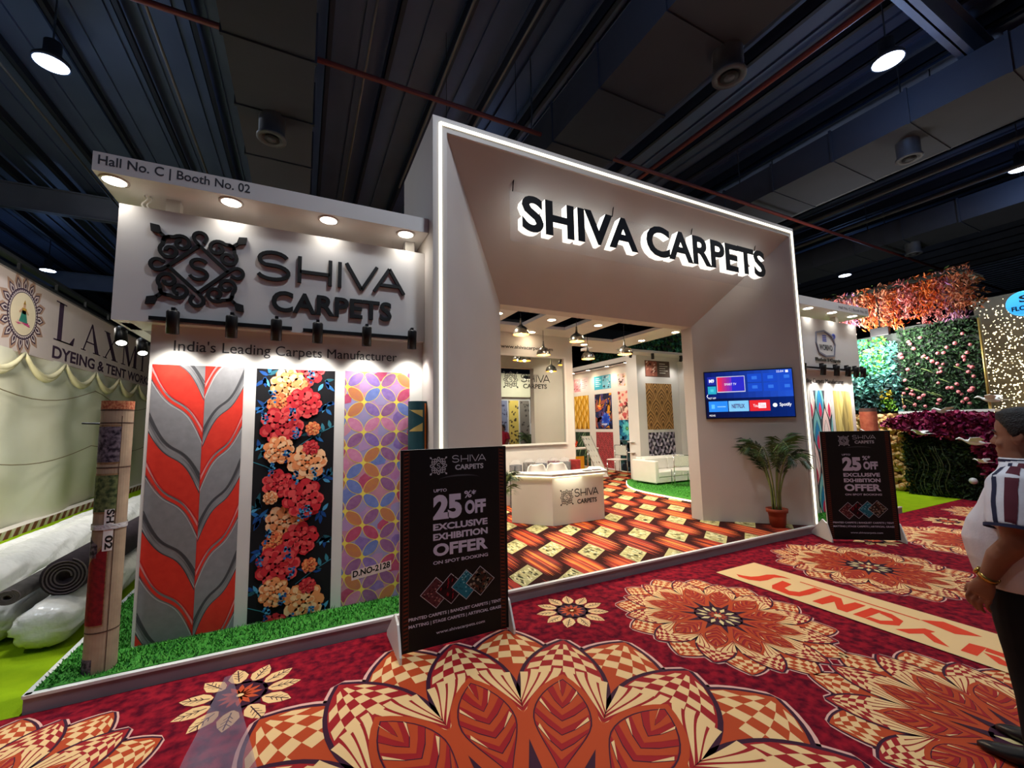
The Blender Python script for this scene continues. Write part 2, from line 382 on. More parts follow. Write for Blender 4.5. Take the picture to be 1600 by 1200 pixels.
# ================================================================== AISLE CARPET
cred = mat('carpet_red', (146, 26, 40), 0.95, spec=0.05, noise=(16, 0.14, (78, 14, 30)), bump=(220, 0.15))
cream = ink((228, 188, 132)); cor = ink((176, 66, 30)); cr = ink((152, 28, 32)); cpur = ink((56, 22, 42)); cpink = ink((214, 164, 150)); cgold = ink((214, 196, 140))
car = Print(Plane((0, 0, 0.004), (1, 0, 0), (0, 1, 0)), (-14, -2.3, 26, 3.565), cred, 0.012, step=0.0004)
def medallion(cx, cy, R, rot=0.0, n=12):
    W = pi/n
    def P(r, th): return (cx+R*r*.94*cos(th), cy+R*r*1.06*sin(th))
    def hw(v, full): return full*(1-v**2.4)
    def petal(th, r0, r1, full, k, layer, mt):
        pts = []
        for i in range(13):
            v = i/12; pts.append((r0+(r1-r0)*v, hw(v, full)))
        car.poly([P(r+k*0.3, th-a-k/r) for r, a in pts]+[P(r+k*0.3, th+a+k/r) for r, a in pts[::-1]], mt, layer)
    for back in (True, False):
        for j in range(n):
            th = rot+2*W*(j+(0.5 if back else 0))
            r0, r1, full, L = (0.62, 1.0, W*0.98, 2) if back else (0.46, 0.93, W*1.0, 6)
            petal(th, r0, r1, full, 0.028, 1, cpink); petal(th, r0, r1, full, 0.015, L, cpur)
            petal(th, r0, r1, full, 0.0, L+1, cor if back else cr)
            NU, NV = 6, 5; va, vb = (0.34, 0.92) if back else (0.52, 0.93)
            for a in range(NU):
                for b in range(NV):
                    if (a+b) % 2: continue
                    q = []
                    for (i, k_) in ((a, b), (a+1, b), (a+1, b+1), (a, b+1)):
                        u = -1+2*i/NU; v2 = va+(vb-va)*k_/NV-0.07*u*u; q.append(P(r0+(r1-r0)*v2, th+u*hw(v2, full)*0.95))
                    car.poly(q, cream, L+2)
    for j in range(n):          # striped arches that meet in the valleys
        th = rot+2*W*j
        for sg in (1, -1):
            for s_ in range(4):
                a0 = 0.02+s_*0.235; a1 = a0+.165; A_ = []; B_ = []
                for i in range(10):
                    t = i/9; f = t**1.55; r = 0.725-.05*((a0+a1)/2)**2-(0.245-.03*s_)*t
                    A_.append(P(r-.010*t*(1-t), th+sg*W*(a0+(1-a0)*f))); B_.append(P(r+.012*t*(1-t), th+sg*W*(a1+(1-a1)*f)))
                car.poly(A_+B_[::-1], cream, 9)
    car.poly([P(0.49, 2*pi*i/48) for i in range(48)], cor, 9)
    for j in range(n):          # arches over the inner leaves, then the leaves with chevrons
        th = rot+2*W*j
        def lw(r, k=0.0):
            x = (r-.45)/(.205+k) if r > .45 else (.45-r)/(.19+k)
            return (.74*W+k*1.6)*max(0, 1-min(1, x)**1.7)
        for k, mt, L in ((.035, cor, 10), (.006, cpur, 11), (0.0, cr, 12)):
            rs = [.45-(.19+k)+((.395+2*k)*q/14) for q in range(15)]
            car.poly([P(r, th-lw(r, k)) for r in rs]+[P(r, th+lw(r, k)) for r in rs[::-1]], mt, L)
        for c_ in range(5):
            r = 0.30+c_*0.058; hh = lambda q: lw(q)*.98
            e0, e1 = min(.635, r+.085), min(.64, r+.117)
            car.poly([P(r, th), P((r+e0)/2-.004, th+hh(e0)*.55), P(e0, th+hh(e0)), P(e1, th+hh(e1)), P((r+e1)/2+.008, th+hh(e1)*.55), P(r+.032, th), P((r+e1)/2+.008, th-hh(e1)*.55), P(e1, th-hh(e1)), P(e0, th-hh(e0)), P((r+e0)/2-.004, th-hh(e0)*.55)], cor, 13)
            for sg in (1, -1):
                car.poly([P(r+.030, th), P((r+e1)/2+.006, th+sg*hh(e1)*.55), P(e1, th+sg*hh(e1)), P(e1+.004, th+sg*hh(e1)), P((r+e1)/2+.011, th+sg*hh(e1)*.55), P(r+.034, th)], cpur, 14)
                if (c_+(sg > 0)) % 2: car.poly([P((r+e1)/2+.004, th+sg*hh(e1)*.50), P(e1, th+sg*hh(e1)*.97), P(e1+.013, th+sg*hh(e1)*.9), P((r+e1)/2+.020, th+sg*hh(e1)*.60)], cream, 15)
    st = []
    for i in range(2*n): st.append(P(0.27 if i % 2 else 0.17, rot+W*i))
    car.poly([P(0.22, 2*pi*i/24) for i in range(24)], cpur, 14)
    for j in range(n):
        th = rot+2*W*(j+0.5)
        car.poly([P(0.20, th-W*.6), P(0.37, th), P(0.20, th+W*.6)], cpur, 14)
        car.poly([P(0.09, th), P(0.14, th-W*0.6), P(0.205, th), P(0.14, th+W*0.6)], cgold, 15)
        car.poly([P(0.02, th), P(0.06, th-W*0.7), P(0.10, th), P(0.06, th+W*0.7)], cor, 16)
    car.poly([P(0.035, 2*pi*i/12) for i in range(12)], cgold, 17)
def daisy(cx, cy, R, n=11):
    for j in range(n):
        th = 2*pi*j/n
        car.leaf(cx+R*.42*cos(th), cy+R*.42*sin(th), th, R*.58, R*.34, cream, 1)
        car.line([(cx+R*.5*cos(th), cy+R*.5*sin(th)), (cx+R*.95*cos(th), cy+R*.95*sin(th))], R*.02, cpur, 2)
        for q in (.6, .7, .8):
            for sg in (1, -1):
                a = th+sg*0.10; car.line([(cx+R*q*cos(th), cy+R*q*sin(th)), (cx+R*(q+.09)*cos(a), cy+R*(q+.09)*sin(a))], R*.014, cpur, 2)
        t2 = th+pi/n
        car.poly([(cx+R*.55*cos(t2), cy+R*.55*sin(t2)), (cx+R*.4*cos(t2+.28), cy+R*.4*sin(t2+.28)), (cx+R*.4*cos(t2-.28), cy+R*.4*sin(t2-.28))], cpur, 3)
    car.blob(cx, cy, R*.45, R*.45, cpur, 3, n=24)
    for j in range(12): car.leaf(cx, cy, 2*pi*j/12, R*.36, R*.11, ink((186, 74, 40)), 4)
    car.blob(cx, cy, R*.06, R*.05, cream, 5)
medallion(0.85, 1.40, 1.76, 0.40)
for (x, y, R, a) in ((3.10, 2.50, 0.82, 0.05), (5.50, 2.50, 0.88, 0.1), (3.2, 0.78, 0.92, 0.1), (7.7, 2.2, 0.95, 0), (-1.42, 2.5, 0.96, 0.2), (5.6, 0.6, 0.9, 0), (10.2, 2.4, 0.95, 0), (-3.7, 2.4, .95, 0), (4.6, -1.4, 1.3, 0)):
    medallion(x, y, R, a)
for (x, y, R) in ((2.12, 3.17, 0.31), (-0.29, 3.18, 0.33), (6.75, 3.0, 0.3), (4.3, 0.35, 0.3), (8.9, 2.95, 0.3)): daisy(x, y, R)
# sponsor strip woven into the aisle carpet
SP = Plane((3.96, 3.18, 0.004), (0, -1, 0), (1, 0, 0))
cream2 = ink((226, 190, 136)); ored = ink((214, 62, 34))
def sp(pts, m_, L=20): car.mb.add([SP.p(u, v, 0.0005+L*0.0004) for u, v in pts], [tuple(range(len(pts)))], m_)
sp([(0, 0), (3.4, 0), (3.4, 0.63), (0, 0.63)], cream2, 18)
Sx = [(.14, .13), (.20, .085), (.30, .09), (.38, .15), (.40, .24), (.39, .36), (.43, .43), (.50, .46), (.42, .47), (.34, .45), (.30, .38), (.29, .27), (.26, .19), (.20, .15)]
sp(Sx, ored)
sp([(.48, .35), (.50, .15), (.55, .07), (.72, .05), (.78, .10), (.80, .22), (.80, .43), (.73, .43), (.72, .20), (.66, .15), (.60, .18), (.58, .33)], ored)
sp([(.89, .09), (.97, .09), (.99, .24), (1.08, .10), (1.15, .10), (1.16, .38), (1.08, .38), (1.06, .24), (.98, .37), (.90, .37)], ored)
for q in ([(1.19, .10), (1.27, .10), (1.28, .37), (1.20, .37)], [(1.27, .10), (1.38, .09), (1.35, .16), (1.28, .16)], [(1.38, .09), (1.46, .18), (1.40, .24), (1.35, .16)], [(1.46, .18), (1.44, .30), (1.38, .27), (1.40, .24)], [(1.44, .30), (1.34, .37), (1.28, .37), (1.28, .31), (1.38, .27)]): sp(q, ored)
sp([(1.47, .09), (1.57, .29), (1.63, .29), (1.62, .24), (1.77, .09), (1.69, .09), (1.60, .18), (1.55, .09)], ored)
sp([(1.49, .44), (1.59, .55), (1.82, .48), (1.71, .37)], ored)
for q in ([(1.82, .10), (1.81, .28), (1.89, .30), (1.90, .10)], [(1.89, .30), (2.0, .29), (2.02, .22), (1.90, .23)], [(1.90, .20), (1.97, .20), (2.10, .09), (2.0, .09)]): sp(q, ored)
sp([(.58, .455), (1.49, .425), (1.49, .445), (.58, .475)], ored)
o = car.build('aisle_carpet'); tag(o, 'red printed aisle carpet with checked flower medallions running past the stand', 'carpet')

lime = mat('lime_carpet', (146, 176, 22), 0.95, spec=0.05, noise=(6, 0.35, (122, 156, 18)), bump=(150, 0.3))
tag(MB().box((-9, 3.57, -0.012), (-1.40, 18, 0.004), lime).build('needle_felt_carpet'), 'lime green felt carpet under the wrapped rolls and fabric backdrop', 'carpet')
tag(MB().box((9.12, 3.575, -0.012), (16.5, 12, 0.004), lime).build('needle_felt_carpet'), 'lime green felt carpet before the flower wall stand', 'carpet')
filmm = mat('plastic_film', (150, 136, 152), 0.3, noise=(9, 0.3, (120, 96, 120)), alpha=0.42, bump=(14, 0.3))
b = MB(); g = 10
vs = []; 
for i in range(g+1):
    t = i/g; y = 3.42-1.2*t; xl = -0.40-0.11*t; xr = -0.36+0.27*t
    for j in range(5): vs.append((xl+(xr-xl)*j/4, y, 0.019+0.012*random.random()*(0.3+t)))
b.add(vs, [(i*5+j, i*5+j+1, i*5+j+6, i*5+j+5) for i in range(g) for j in range(4)], filmm)
tag(b.build('plastic_film_strip', None, True), 'torn strip of clear plastic film lying on the red carpet', 'plastic film')

# ================================================================== STAND: platform, walls
kerb = mat('kerb_paint', (150, 136, 142), 0.55, noise=(4, 0.3, (138, 124, 130)))
kerbw = mat('kerb_edge', (228, 228, 224), 0.4, noise=(4, 0.3, (215, 215, 212)))
PX0, PX1, PY0, PY1, PZ = -1.39, 9.1, 3.575, 13.6, 0.1
pt = thing('stand_platform', (PX0, PY0, 0), 'low raised platform with white edge strip carrying the whole carpet stand', 'platform')
MB().box((0, 0, 0), (PX1-PX0, PY1-PY0, PZ-0.01), kerb).build('platform_body', pt)
e = MB().box((0, -0.008, PZ-0.012), (PX1-PX0, 0.03, PZ+0.006), kerbw).box((-0.008, 0, PZ-0.012), (0.03, PY1-PY0, PZ+0.006), kerbw)
e.build('edge_strip', pt)

# woven print carpet inside
wdark = mat('weave_dark', (40, 20, 22), 0.9, spec=0.05, noise=(3, 0.3, (58, 26, 22)))
IX0, IX1 = 1.16, 9.0
wv = Print(Plane((0, 0, PZ), (1, 0, 0), (0, 1, 0)), (IX0, 3.61, IX1, 13.18), wdark, 0.006, step=0.0004)
oranges = [ink(c) for c in ((200, 86, 34), (228, 132, 62), (158, 44, 30), (98, 26, 26), (206, 100, 62), (126, 46, 38))]
knot = [ink(c) for c in ((176, 168, 116), (212, 204, 150), (122, 118, 74), (228, 222, 176))]
cw, per, sh = 0.35, 1.28, 0.8
for i in range(-1, 26):
    x0 = IX0+0.02+i*cw
    for k in range(-6, 12):
        yk = 3.52-0.32*((i-2) % 4)+0.06+k*per     # knot then strip
        if yk > 13.6 or yk+per < 3.3: continue
        def q(u, v): return (x0+u*cw, yk+v+sh*0.30*u)
        for s_ in range(14):      # strip: long streaks with dark ends
            u = 0.02+s_*0.068; mt = oranges[(s_*5+i+k*3+random.randrange(2)) % 6] if 1 < s_ < 12 else random.choice(oranges[2:4])
            a = 0.335+0.05*random.random()+0.012*abs(s_-7); c_ = per-0.01-0.12*random.random()-0.012*abs(s_-7)
            wv.poly([q(u, a), q(u+0.055, a+(c_-a)*.3), q(u+0.085, a+(c_-a)*.6), q(u+0.045, c_), q(u-0.005, a+(c_-a)*.65), q(u-0.02, a+(c_-a)*.25)], mt, 1+s_ % 3)
        wv.poly([q(.03, .01), q(.97, .01), q(1.0, .12), q(.97, .33), q(.03, .33), q(-.02, .2)], knot[0], 4)
        if yk < 9:
            for s_ in range(44):
                u, v = random.uniform(.05, .9), random.uniform(.02, .26); mt = random.choice(knot[1:])
                wv.poly([q(u, v), q(u+.05, v+.01), q(u+.03, v+.07), q(u-.03, v+.06)], mt, 5)
tag(wv.build('woven_print_carpet'), 'carpet printed as orange straps and straw knots inside the stand', 'carpet')

# artificial grass strip on the platform before the display wall
gm = [mat('grass_%d' % i, c, 0.8, spec=0.15, noise=(25, 0.3, c2)) for i, (c, c2) in enumerate((((66, 140, 50), (48, 116, 40)), ((104, 176, 78), (84, 156, 62)), ((38, 100, 38), (30, 84, 32))))]
def grass(name, areas, z, n, hgt=0.035):
    b = MB()
    for (x0, y0, x1, y1) in areas: b.box((x0, y0, z-0.008), (x1, y1, z+0.012), gm[0])
    tot = sum((c-a)*(d-b_) for a, b_, c, d in areas)
    for (x0, y0, x1, y1) in areas:
        for _ in range(int(n*(x1-x0)*(y1-y0)/tot)):
            x, y = random.uniform(x0, x1), random.uniform(y0, y1); a = random.uniform(0, 2*pi); h_ = hgt*random.uniform(.6, 1.2)
            dx, dy = cos(a)*.006, sin(a)*.006; lx, ly = random.uniform(-.02, .02), random.uniform(-.02, .02)
            b.add([(x-dx, y-dy, z+.01), (x+dx, y+dy, z+.01), (x+lx, y+ly, z+h_)], [(0, 1, 2)], random.choice(gm))
    return b.build(name)
tag(grass('artificial_grass', [(-1.36, 3.605, 1.02, 3.95), (-1.36, 3.95, -1.03, 9.0)], PZ, 12000), 'green artificial grass along the foot of the carpet display wall', 'artificial grass', kind='stuff')
tag(grass('artificial_grass', [(6.64, 3.605, 8.95, 3.95)], PZ, 4000), 'green artificial grass behind the farther black offer board', 'artificial grass', kind='stuff')

# walls of the stand
WY = 3.95
tag(MB().box((-1.02, WY, PZ), (1.02, WY+0.12, 2.46), white).build('wall_left_front'), kind='structure')
tag(MB().box((-1.02, WY+0.12, PZ), (-0.92, 12.5, 2.46), white).build('wall_left_side'), kind='structure')
tag(MB().box((6.64, WY, PZ), (8.75, WY+0.12, 2.46), white).build('wall_right_front'), kind='structure')

floodm = mat('fill_lamp_casing', (34, 35, 38), .5, .3, noise=(12, .3, (44, 45, 48)))
def flood(loc, aim, e, label, color=NEUT, size=.35, top=8.2, cat='lamp'):  # fill light with an added fixture, for stands that need brightening
    t = thing('flood_lamp', loc, label, cat, 'added fill lamps of the stands')
    q = (Vector(aim)-Vector(loc)).to_track_quat('-Z', 'Y').to_matrix().to_4x4()
    b = MB(); b.tx = q; b.box((-.16, -.12, -.03), (.16, .12, .06), floodm); b.build('housing', t, bevel=.01)
    b = MB(); b.tx = q; b.box((-.15, -.11, -.035), (.15, .11, -.031), lampw); b.build('lit_lens', t)
    MB().tube([(0, 0, .05), (0, 0, top-loc[2])], .01, floodm, 6).build('hanging_rod', t)
    d = (Vector(aim)-Vector(loc)).normalized()*.08
    light('AREA', tuple(d), e, color, t, aim=tuple(d*4), size=size)
# ================================================================== PORTAL
pw = mat('portal_paint', (192, 186, 182), 0.6, noise=(2, 0.35, (184, 178, 174)))
X0, X1, YF, YB, Z0, Z1 = 1.02, 6.64, 3.575, 4.79, 0.1, 4.5
xi0, xi1, zi, YO, xo0, xo1, zo = 1.156, 6.53, 4.36, 4.585, 2.15, 5.5, 3.09
po = thing('entrance_portal', ((X0+X1)/2, YF, 0), 'tall white splayed entrance portal outlined by a bright LED strip', 'portal')
def rel(mb, o):
    mb.v = [(x-o[0], y-o[1], z-o[2]) for x, y, z in mb.v]; return mb
PO = ((X0+X1)/2, YF, 0)
YR = YF+0.018
b = MB()
V = [(X0,YF,Z0),(xi0,YF,Z0),(xi0,YF,zi),(X0,YF,Z1),(xi1,YF,zi),(X1,YF,Z1),(xi1,YF,Z0),(X1,YF,Z0),
     (xi0,YR,Z0),(xi0,YR,zi),(xi1,YR,zi),(xi1,YR,Z0),(xo0,YO,Z0),(xo0,YO,zo),(xo1,YO,zo),(xo1,YO,Z0),
     (xo0,YB,Z0),(xo0,YB,zo),(xo1,YB,zo),(xo1,YB,Z0),(X0,YB,Z0),(X0,YB,Z1),(X1,YB,Z1),(X1,YB,Z0)]
Fs = [(0,1,2,3),(3,2,4,5),(5,4,6,7),(1,8,9,2),(2,9,10,4),(4,10,11,6),(8,12,13,9),(9,13,14,10),(10,14,15,11),
      (12,16,17,13),(13,17,18,14),(14,18,19,15),(16,20,21,17),(17,21,22,18),(18,22,23,19),(0,3,21,20),(3,5,22,21),(5,7,23,22)]
b.add(V, Fs, pw); rel(b, PO).build('portal_body', po)
xl0, xl1, zl = 1.09, 6.587, 4.433
b = MB(); r = 0.015
b.tube([(xl0, YF-0.004, Z0+0.02), (xl0, YF-0.004, zl)], r, led, 8); b.tube([(xl0, YF-0.004, zl), (xl1, YF-0.004, zl)], r, led, 8); b.tube([(xl1, YF-0.004, zl), (xl1, YF-0.004, Z0+0.02)], r, led, 8)
rel(b, PO).build('led_strip', po)
pl = Plane((xo1-0.001, 0, 0), (0, 0, -1), (0, 1, 0))    # web address on the right reveal, reading downwards
b = MB(); put_text(b, 'www.shivacarpets.com', pl, (-2.31, 4.645, -1.16, 4.735), darkgrey, 0.0, 0.002)
rel(b, PO).build('web_address_lettering', po)

# hanging illuminated letters
sg = thing('hanging_letter_sign', (4.0, 3.66, 3.8), 'large black letters with white lit edges hung on wires in the portal', 'sign')
SO = (4.0, 3.66, 3.8)
acr = mat('clear_acrylic', (235, 240, 242), 0.08, noise=(5, 0.3, (228, 234, 238)), alpha=0.05)
rel(MB().box((1.90, 3.765, 3.52), (6.10, 3.771, 4.075), acr), SO).build('acrylic_panel', sg)
side = mat('lit_letter_edge', (255, 253, 246), 0.5, emit=1.0)
fl = facing_front(3.665)
def letters():
    full = 'SHIVA CARPETS'; bd = 0.034
    x0, y0, x1, y1 = bbox2(text_geo(full, bd)[0]); sx = (6.03-1.99)/(x1-x0); sy = 0.40/(y1-y0)
    for i, ch in enumerate(full):
        if ch == ' ': continue
        g = text_geo(ch, bd); cb_ = bbox2(g[0]); xr = bbox2(text_geo(full[:i+1], bd)[0])[2]
        u1 = 1.99+(xr-x0)*sx; u0 = u1-(cb_[2]-cb_[0])*sx; vb = 3.605+0.005*i
        mb = MB(); put_geo(mb, g, fl, (u0, vb+(cb_[1]-y0)*sy, u1, vb+(cb_[3]-y0)*sy), blackt, -0.10, 0.10, side)
        rel(mb, SO).build('letter', sg)
letters()
for x in (1.94, 3.28, 4.62, 5.95): rel(MB().tube([(x, 3.768, 4.07), (x, 3.70, 4.33)], 0.006, blackt, 5), SO).build('hanging_wire', sg)

# television on the right splay
tvn = Vector((-1.01, -1.03, 0)).normalized(); tvu = Vector((1.03, -1.01, 0)).normalized()
tvc = Vector((5.6, 4.486, 0)); TP = Plane(tvc+tvn*0.05, tvu, (0, 0, 1))
tv = thing('television', (6.02, 4.03, 2.0), 'flat television showing a blue app menu on the portal splay', 'television'); TO = (6.02, 4.03, 2.0)
b = MB(); L = 1.17; q = [TP.p(-0.01, 1.635, -0.045), TP.p(L+.01, 1.635, -0.045), TP.p(L+.01, 2.36, -0.045), TP.p(-0.01, 2.36, -0.045)]
b.prism(q, TP.N*0.044, black); rel(b, TO).build('television_case', tv)
def em(rgb, e=1.0): return mat('screen_%02x%02x%02x' % tuple(rgb), rgb, 0.3, emit=e)
b = MB()
def tr(u0, v0, u1, v1, m_, k=1): b.add([TP.p(u0*L, 1.65+v0*.695, .0004*k), TP.p(u1*L, 1.65+v0*.695, .0004*k), TP.p(u1*L, 1.65+v1*.695, .0004*k), TP.p(u0*L, 1.65+v1*.695, .0004*k)], [(0, 1, 2, 3)], m_)
def tt(t, u0, v0, u1, v1, m_, k=4, bold=0.0): put_text(b, t, TP, (u0*L, 1.65+v0*.695, u1*L, 1.65+v1*.695), m_, bold, .0004*k)
for i in range(12):
    for j, top in enumerate((0, 1)):
        c = (10+2*i, 24+5*i, 96+9*i) if top else (6, 12+2*i, 52+5*i)
        tr(i/12, .42 if top else 0, (i+1)/12, 1 if top else .42, em(c))
wh = em((240, 244, 250)); 
tr(.03, .72, .13, .9, em((30, 40, 150)), 2); tt('M9', .05, .77, .11, .85, wh, 4, .03)
tr(.03, .52, .13, .69, em((40, 160, 190)), 2); tr(.06, .57, .10, .63, em((70, 190, 210)), 3)
tr(.14, .55, .47, .90, em((190, 196, 214)), 2); tr(.147, .57, .463, .885, em((40, 40, 190)), 3); 
for i in range(6): tr(.147+.028*i, .57, .175+.028*i, .885, em((228-24*i, 40, 70+22*i)), 4)
tt('SMART TV', .23, .70, .37, .75, wh, 6)
for i in range(3):
    for j in range(2): tr(.50+.18*i, .55+.2*j, min(.995, .66+.18*i), .73+.2*j, em((24, 70, 190)), 2); tr(.55+.18*i, .61+.2*j, .61+.18*i, .68+.2*j, em((50, 110, 220)), 3)
tt('22:04', .83, .935, .91, .98, wh, 4); tr(.93, .93, .96, .98, wh, 3)
tt('HOT APP', .03, .41, .12, .45, wh); tt('MOVIE', .03, .03, .1, .07, wh)
b.add([TP.p(L*u, 1.65+.695*v, .002) for u, v in ((.025, .52), (.01, .475), (.025, .43), (.028, .45), (.017, .475), (.028, .5))], [(0, 1, 2, 3, 4, 5)], wh)
tr(.03, .13, .255, .36, em((40, 130, 232)), 2); tr(.06, .2, .10, .29, em((90, 180, 250)), 3); tr(.13, .23, .23, .25, em((130, 190, 250)), 3)
tr(.265, .13, .495, .36, em((120, 190, 235)), 2); tt('NETFLIX', .30, .20, .45, .29, em((70, 60, 100)), 4, .03)
tr(.505, .13, .735, .36, em((214, 40, 48)), 2); tt('You', .545, .21, .60, .28, wh, 4); tr(.605, .19, .69, .30, wh, 3); tt('Tube', .615, .21, .68, .28, em((214, 40, 48)), 5)
tt('Spotify', .84, .2, .97, .29, wh, 4, .02)
b.add([TP.p(L*.79+.03*cos(2*pi*i/16), 1.65+.695*.245+.03*sin(2*pi*i/16), .0012) for i in range(16)], [tuple(range(16))], wh)
rel(b, TO).build('screen', tv)

# ================================================================== CANOPIES, SIGN HEADERS, TRACK LIGHTS
soff = mat('canopy_underside', (226, 214, 196), 0.6, noise=(3, 0.3, (218, 206, 188)))
def canopy(x0, x1, spots, text, rect, label, ptx):
    o = (x0, 3.725, 3.41); t = thing('canopy_shelf', o, label, 'canopy')
    b = MB().box((x0, 3.725, 3.41), (x1, 4.45, 3.548), white); rel(b, o).build('canopy_board', t)
    b = MB(); put_text(b, text, facing_front(3.725), rect, darkgrey, 0.012, 0.0015); rel(b, o).build('hall_number_lettering', t)
    for x in spots:
        p = MB().lathe([(0.085, 0.0), (0.085, -0.008), (0.066, -0.008)], white2, (x, 3.83, 3.41), 20); q = rel(p, o).build('downlight', t, True)
        rel(MB().lathe([(0.0, -0.009), (0.067, -0.009), (0.06, -0.004)][::-1], lampw, (x, 3.83, 3.41), 20), o).build('lit_lens', q)
        light('SPOT', (x-o[0], 3.80-o[1], -0.03), 11, NEUT, t, aim=(x-o[0], 3.83-o[1], -2), size=0.07, spot=2.5, blend=1.0)
    for x in ptx: rel(MB().box((x-0.04, 3.98, 3.2), (x+0.05, 4.07, 3.41), white), o).build('support_post', t)
    b = MB(); cab = [(x0+0.22+0.015*sin(i), 3.99, 3.41-0.016*i) for i in range(10)]; b.tube(cab, 0.007, white2, 6); b.tube([(p[0]+0.03, p[1], p[2]) for p in cab], 0.006, white2, 6); rel(b, o).build('lamp_cable', t, True)
    return t
canopy(-1.34, 1.018, (-1.25, -0.545, 0.165, 0.83), 'Hall No. C | Booth No. 02', (-1.31, 3.437, -0.41, 3.528), 'white canopy with hall number lettering and lit downlights beside the portal', (-0.95, 0.9))
canopy(6.642, 9.03, (7.35, 8.05, 8.7), 'Hall No. C | Booth No. 02', (8.05, 3.405+.03, 8.99, 3.50), 'smaller-looking white canopy with three downlights by the flower stand', (6.8, 8.5))

def header(x0, x1, side, label, fill):
    o = ((x0+x1)/2, 3.86, 2.40); t = thing('sign_header', o, label, 'sign')
    b = MB().box((x0, 3.86, 2.40), (x1, 3.95, 3.26), white); rel(b, o).build('front_board', t)
    if side: rel(MB().box((x0, 3.95, 2.40), (x0+0.09, 12.4, 3.26), white), o).build('side_board', t)
    rel(MB().box((x0+0.02, 3.95, 2.40), (x1-.02, 4.2, 2.44), white), o).build('soffit', t)
    for nm, fn in fill:
        b = MB(); fn(b); rel(b, o).build(nm, t)
    return t
hp = facing_front(3.86)
def words_left(b): logo_word(b, hp, (-0.36, 2.81, 0.82, 3.065), blackt, 0.115, 0.001, 0.02); put_text(b, 'CARPETS', hp, (-0.245, 2.56, 0.71, 2.735), blackt, 0.022, 0.001, 0.02)
header(-1.225, 1.018, True, 'wide white sign header with black square ornament and thin lettering', [('square_ornament', lambda b: emblem(b, hp, (-0.735, 2.835), 0.305, blackt, 0.001, 0.02)), ('raised_lettering', words_left)])
blue = mat('logo_blue', (70, 92, 190), 0.5, noise=(10, 0.3, (60, 80, 170))); lgrey = mat('logo_grey', (120, 122, 140), 0.5, noise=(10, 0.3, (108, 110, 128)))
def crest(b):
    P = [(7.56, 3.03), (7.80, 3.07), (8.02, 3.0), (8.10, 2.86), (8.05, 2.66), (7.80, 2.64), (7.60, 2.70), (7.54, 2.86), (7.56, 3.03)]
    stroke(b, hp, P, 0.03, lgrey, 0.001, 0.012)
    stroke(b, hp, [(8.06, 2.92)]+arc(8.08, 3.0, .035, .035, -pi/2, pi, 8), 0.022, blue, 0.001, 0.012)
    for i in range(4): put_geo(b, ([(0, 0), (1, 0), (1, 1), (0, 1)], [(0, 1, 2, 3)], []), hp, (7.74, 2.89+.03*i, 7.86, 2.91+.03*i), blue, 0.002)
    put_text(b, 'WORIVO', hp, (7.63, 2.74, 8.02, 2.84), darkgrey, 0.035, 0.002)
header(6.642, 8.85, False, 'white sign header with hexagon crest beside the flower stand', [('hexagon_crest', crest), ('raised_lettering', lambda b: put_text(b, 'Blankets & Carpets', hp, (7.48, 2.535, 8.22, 2.61), blackt, 0.03, 0.001, 0.01))])

spotm = mat('spot_housing', (20, 20, 22), 0.4, 0.2, noise=(15, 0.3, (28, 28, 30)))
lens_off = mat('lit_lens_spot', (255, 250, 238), 0.4, emit=9)
def rail(x0, x1, y, z, label, vert=False):
    b = MB().box((x0, y-0.012, z-0.014), (x1, y+0.012, z+0.014), spotm) if not vert else MB().box((y-0.012, x0, z-0.014), (y+0.012, x1, z+0.014), spotm)
    return tag(b.build('track_rail'), label, 'track rail', 'black lighting tracks')
def spot(x, y, z, aim, label, e=24, ang=2.05, group='black track spotlights', side=False):
    t = thing('track_spotlight', (x, y, z), label, 'spotlight', group)
    d = (Vector(aim)-Vector((x, y, z))).normalized(); q = d.to_track_quat('-Z', 'Y').to_matrix().to_4x4()
    b = MB(); b.tx = q; b.lathe([(0.0, 0.085), (0.034, 0.085), (0.04, 0.075), (0.04, -0.085), (0.034, -0.085), (0.033, -0.07)], spotm, (0, 0, 0), 18); b.build('housing', t, True)
    b = MB(); b.tx = q; b.lathe([(0.0, -0.074), (0.034, -0.074), (0.033, -0.07)], lens_off, (0, 0, 0), 18); b.build('lit_lens', t)
    (MB().box((0, -0.012, 0.05), (0.075, 0.012, 0.07), spotm) if side else MB().box((-0.012, -0.012, 0.05), (0.012, 0.05, 0.11), spotm)).build('bracket', t)
    light('SPOT', tuple(d*0.1), e, NEUT, t, aim=tuple(d*2), size=0.03, spot=ang, blend=1.0)
    return t
rail(-1.01, -0.09, 3.838, 2.425, 'black lighting track under the square ornament on the wide header')
rail(-0.01, 0.92, 3.838, 2.42, 'black lighting track under the word lettering of the wide header')
names = ['first', 'second', 'third', 'fourth', 'fifth', 'sixth']
for i, x in enumerate((-0.86, -0.50, -0.20, 0.10, 0.49, 0.885)):
    spot(x, 3.79, 2.395, (x, 3.95, 1.0), '%s black spotlight counted from the outer corner under the wide header' % names[i])
rail(4.2, 5.6, -1.24, 2.43, 'black lighting track on the outer side of the wide header', True)
spot(-1.31, 4.35, 2.37, (-1.17, 4.02, 1.9), 'lit spotlight nearer the corner, tilted before the fabric backdrop', 10, side=True)
spot(-1.31, 4.85, 2.37, (-1.17, 4.52, 1.9), 'lit spotlight further along the header side, tilted before the fabric backdrop', 10, side=True)
rail(6.75, 8.8, 3.838, 2.43, 'black lighting track under the hexagon crest header')
for i, x in enumerate((7.0, 7.55, 7.95, 8.3, 8.56, 8.79)):
    spot(x, 3.79, 2.395, (x-0.03, 3.95, 1.0), '%s black spotlight from the portal under the hexagon crest header' % names[i])

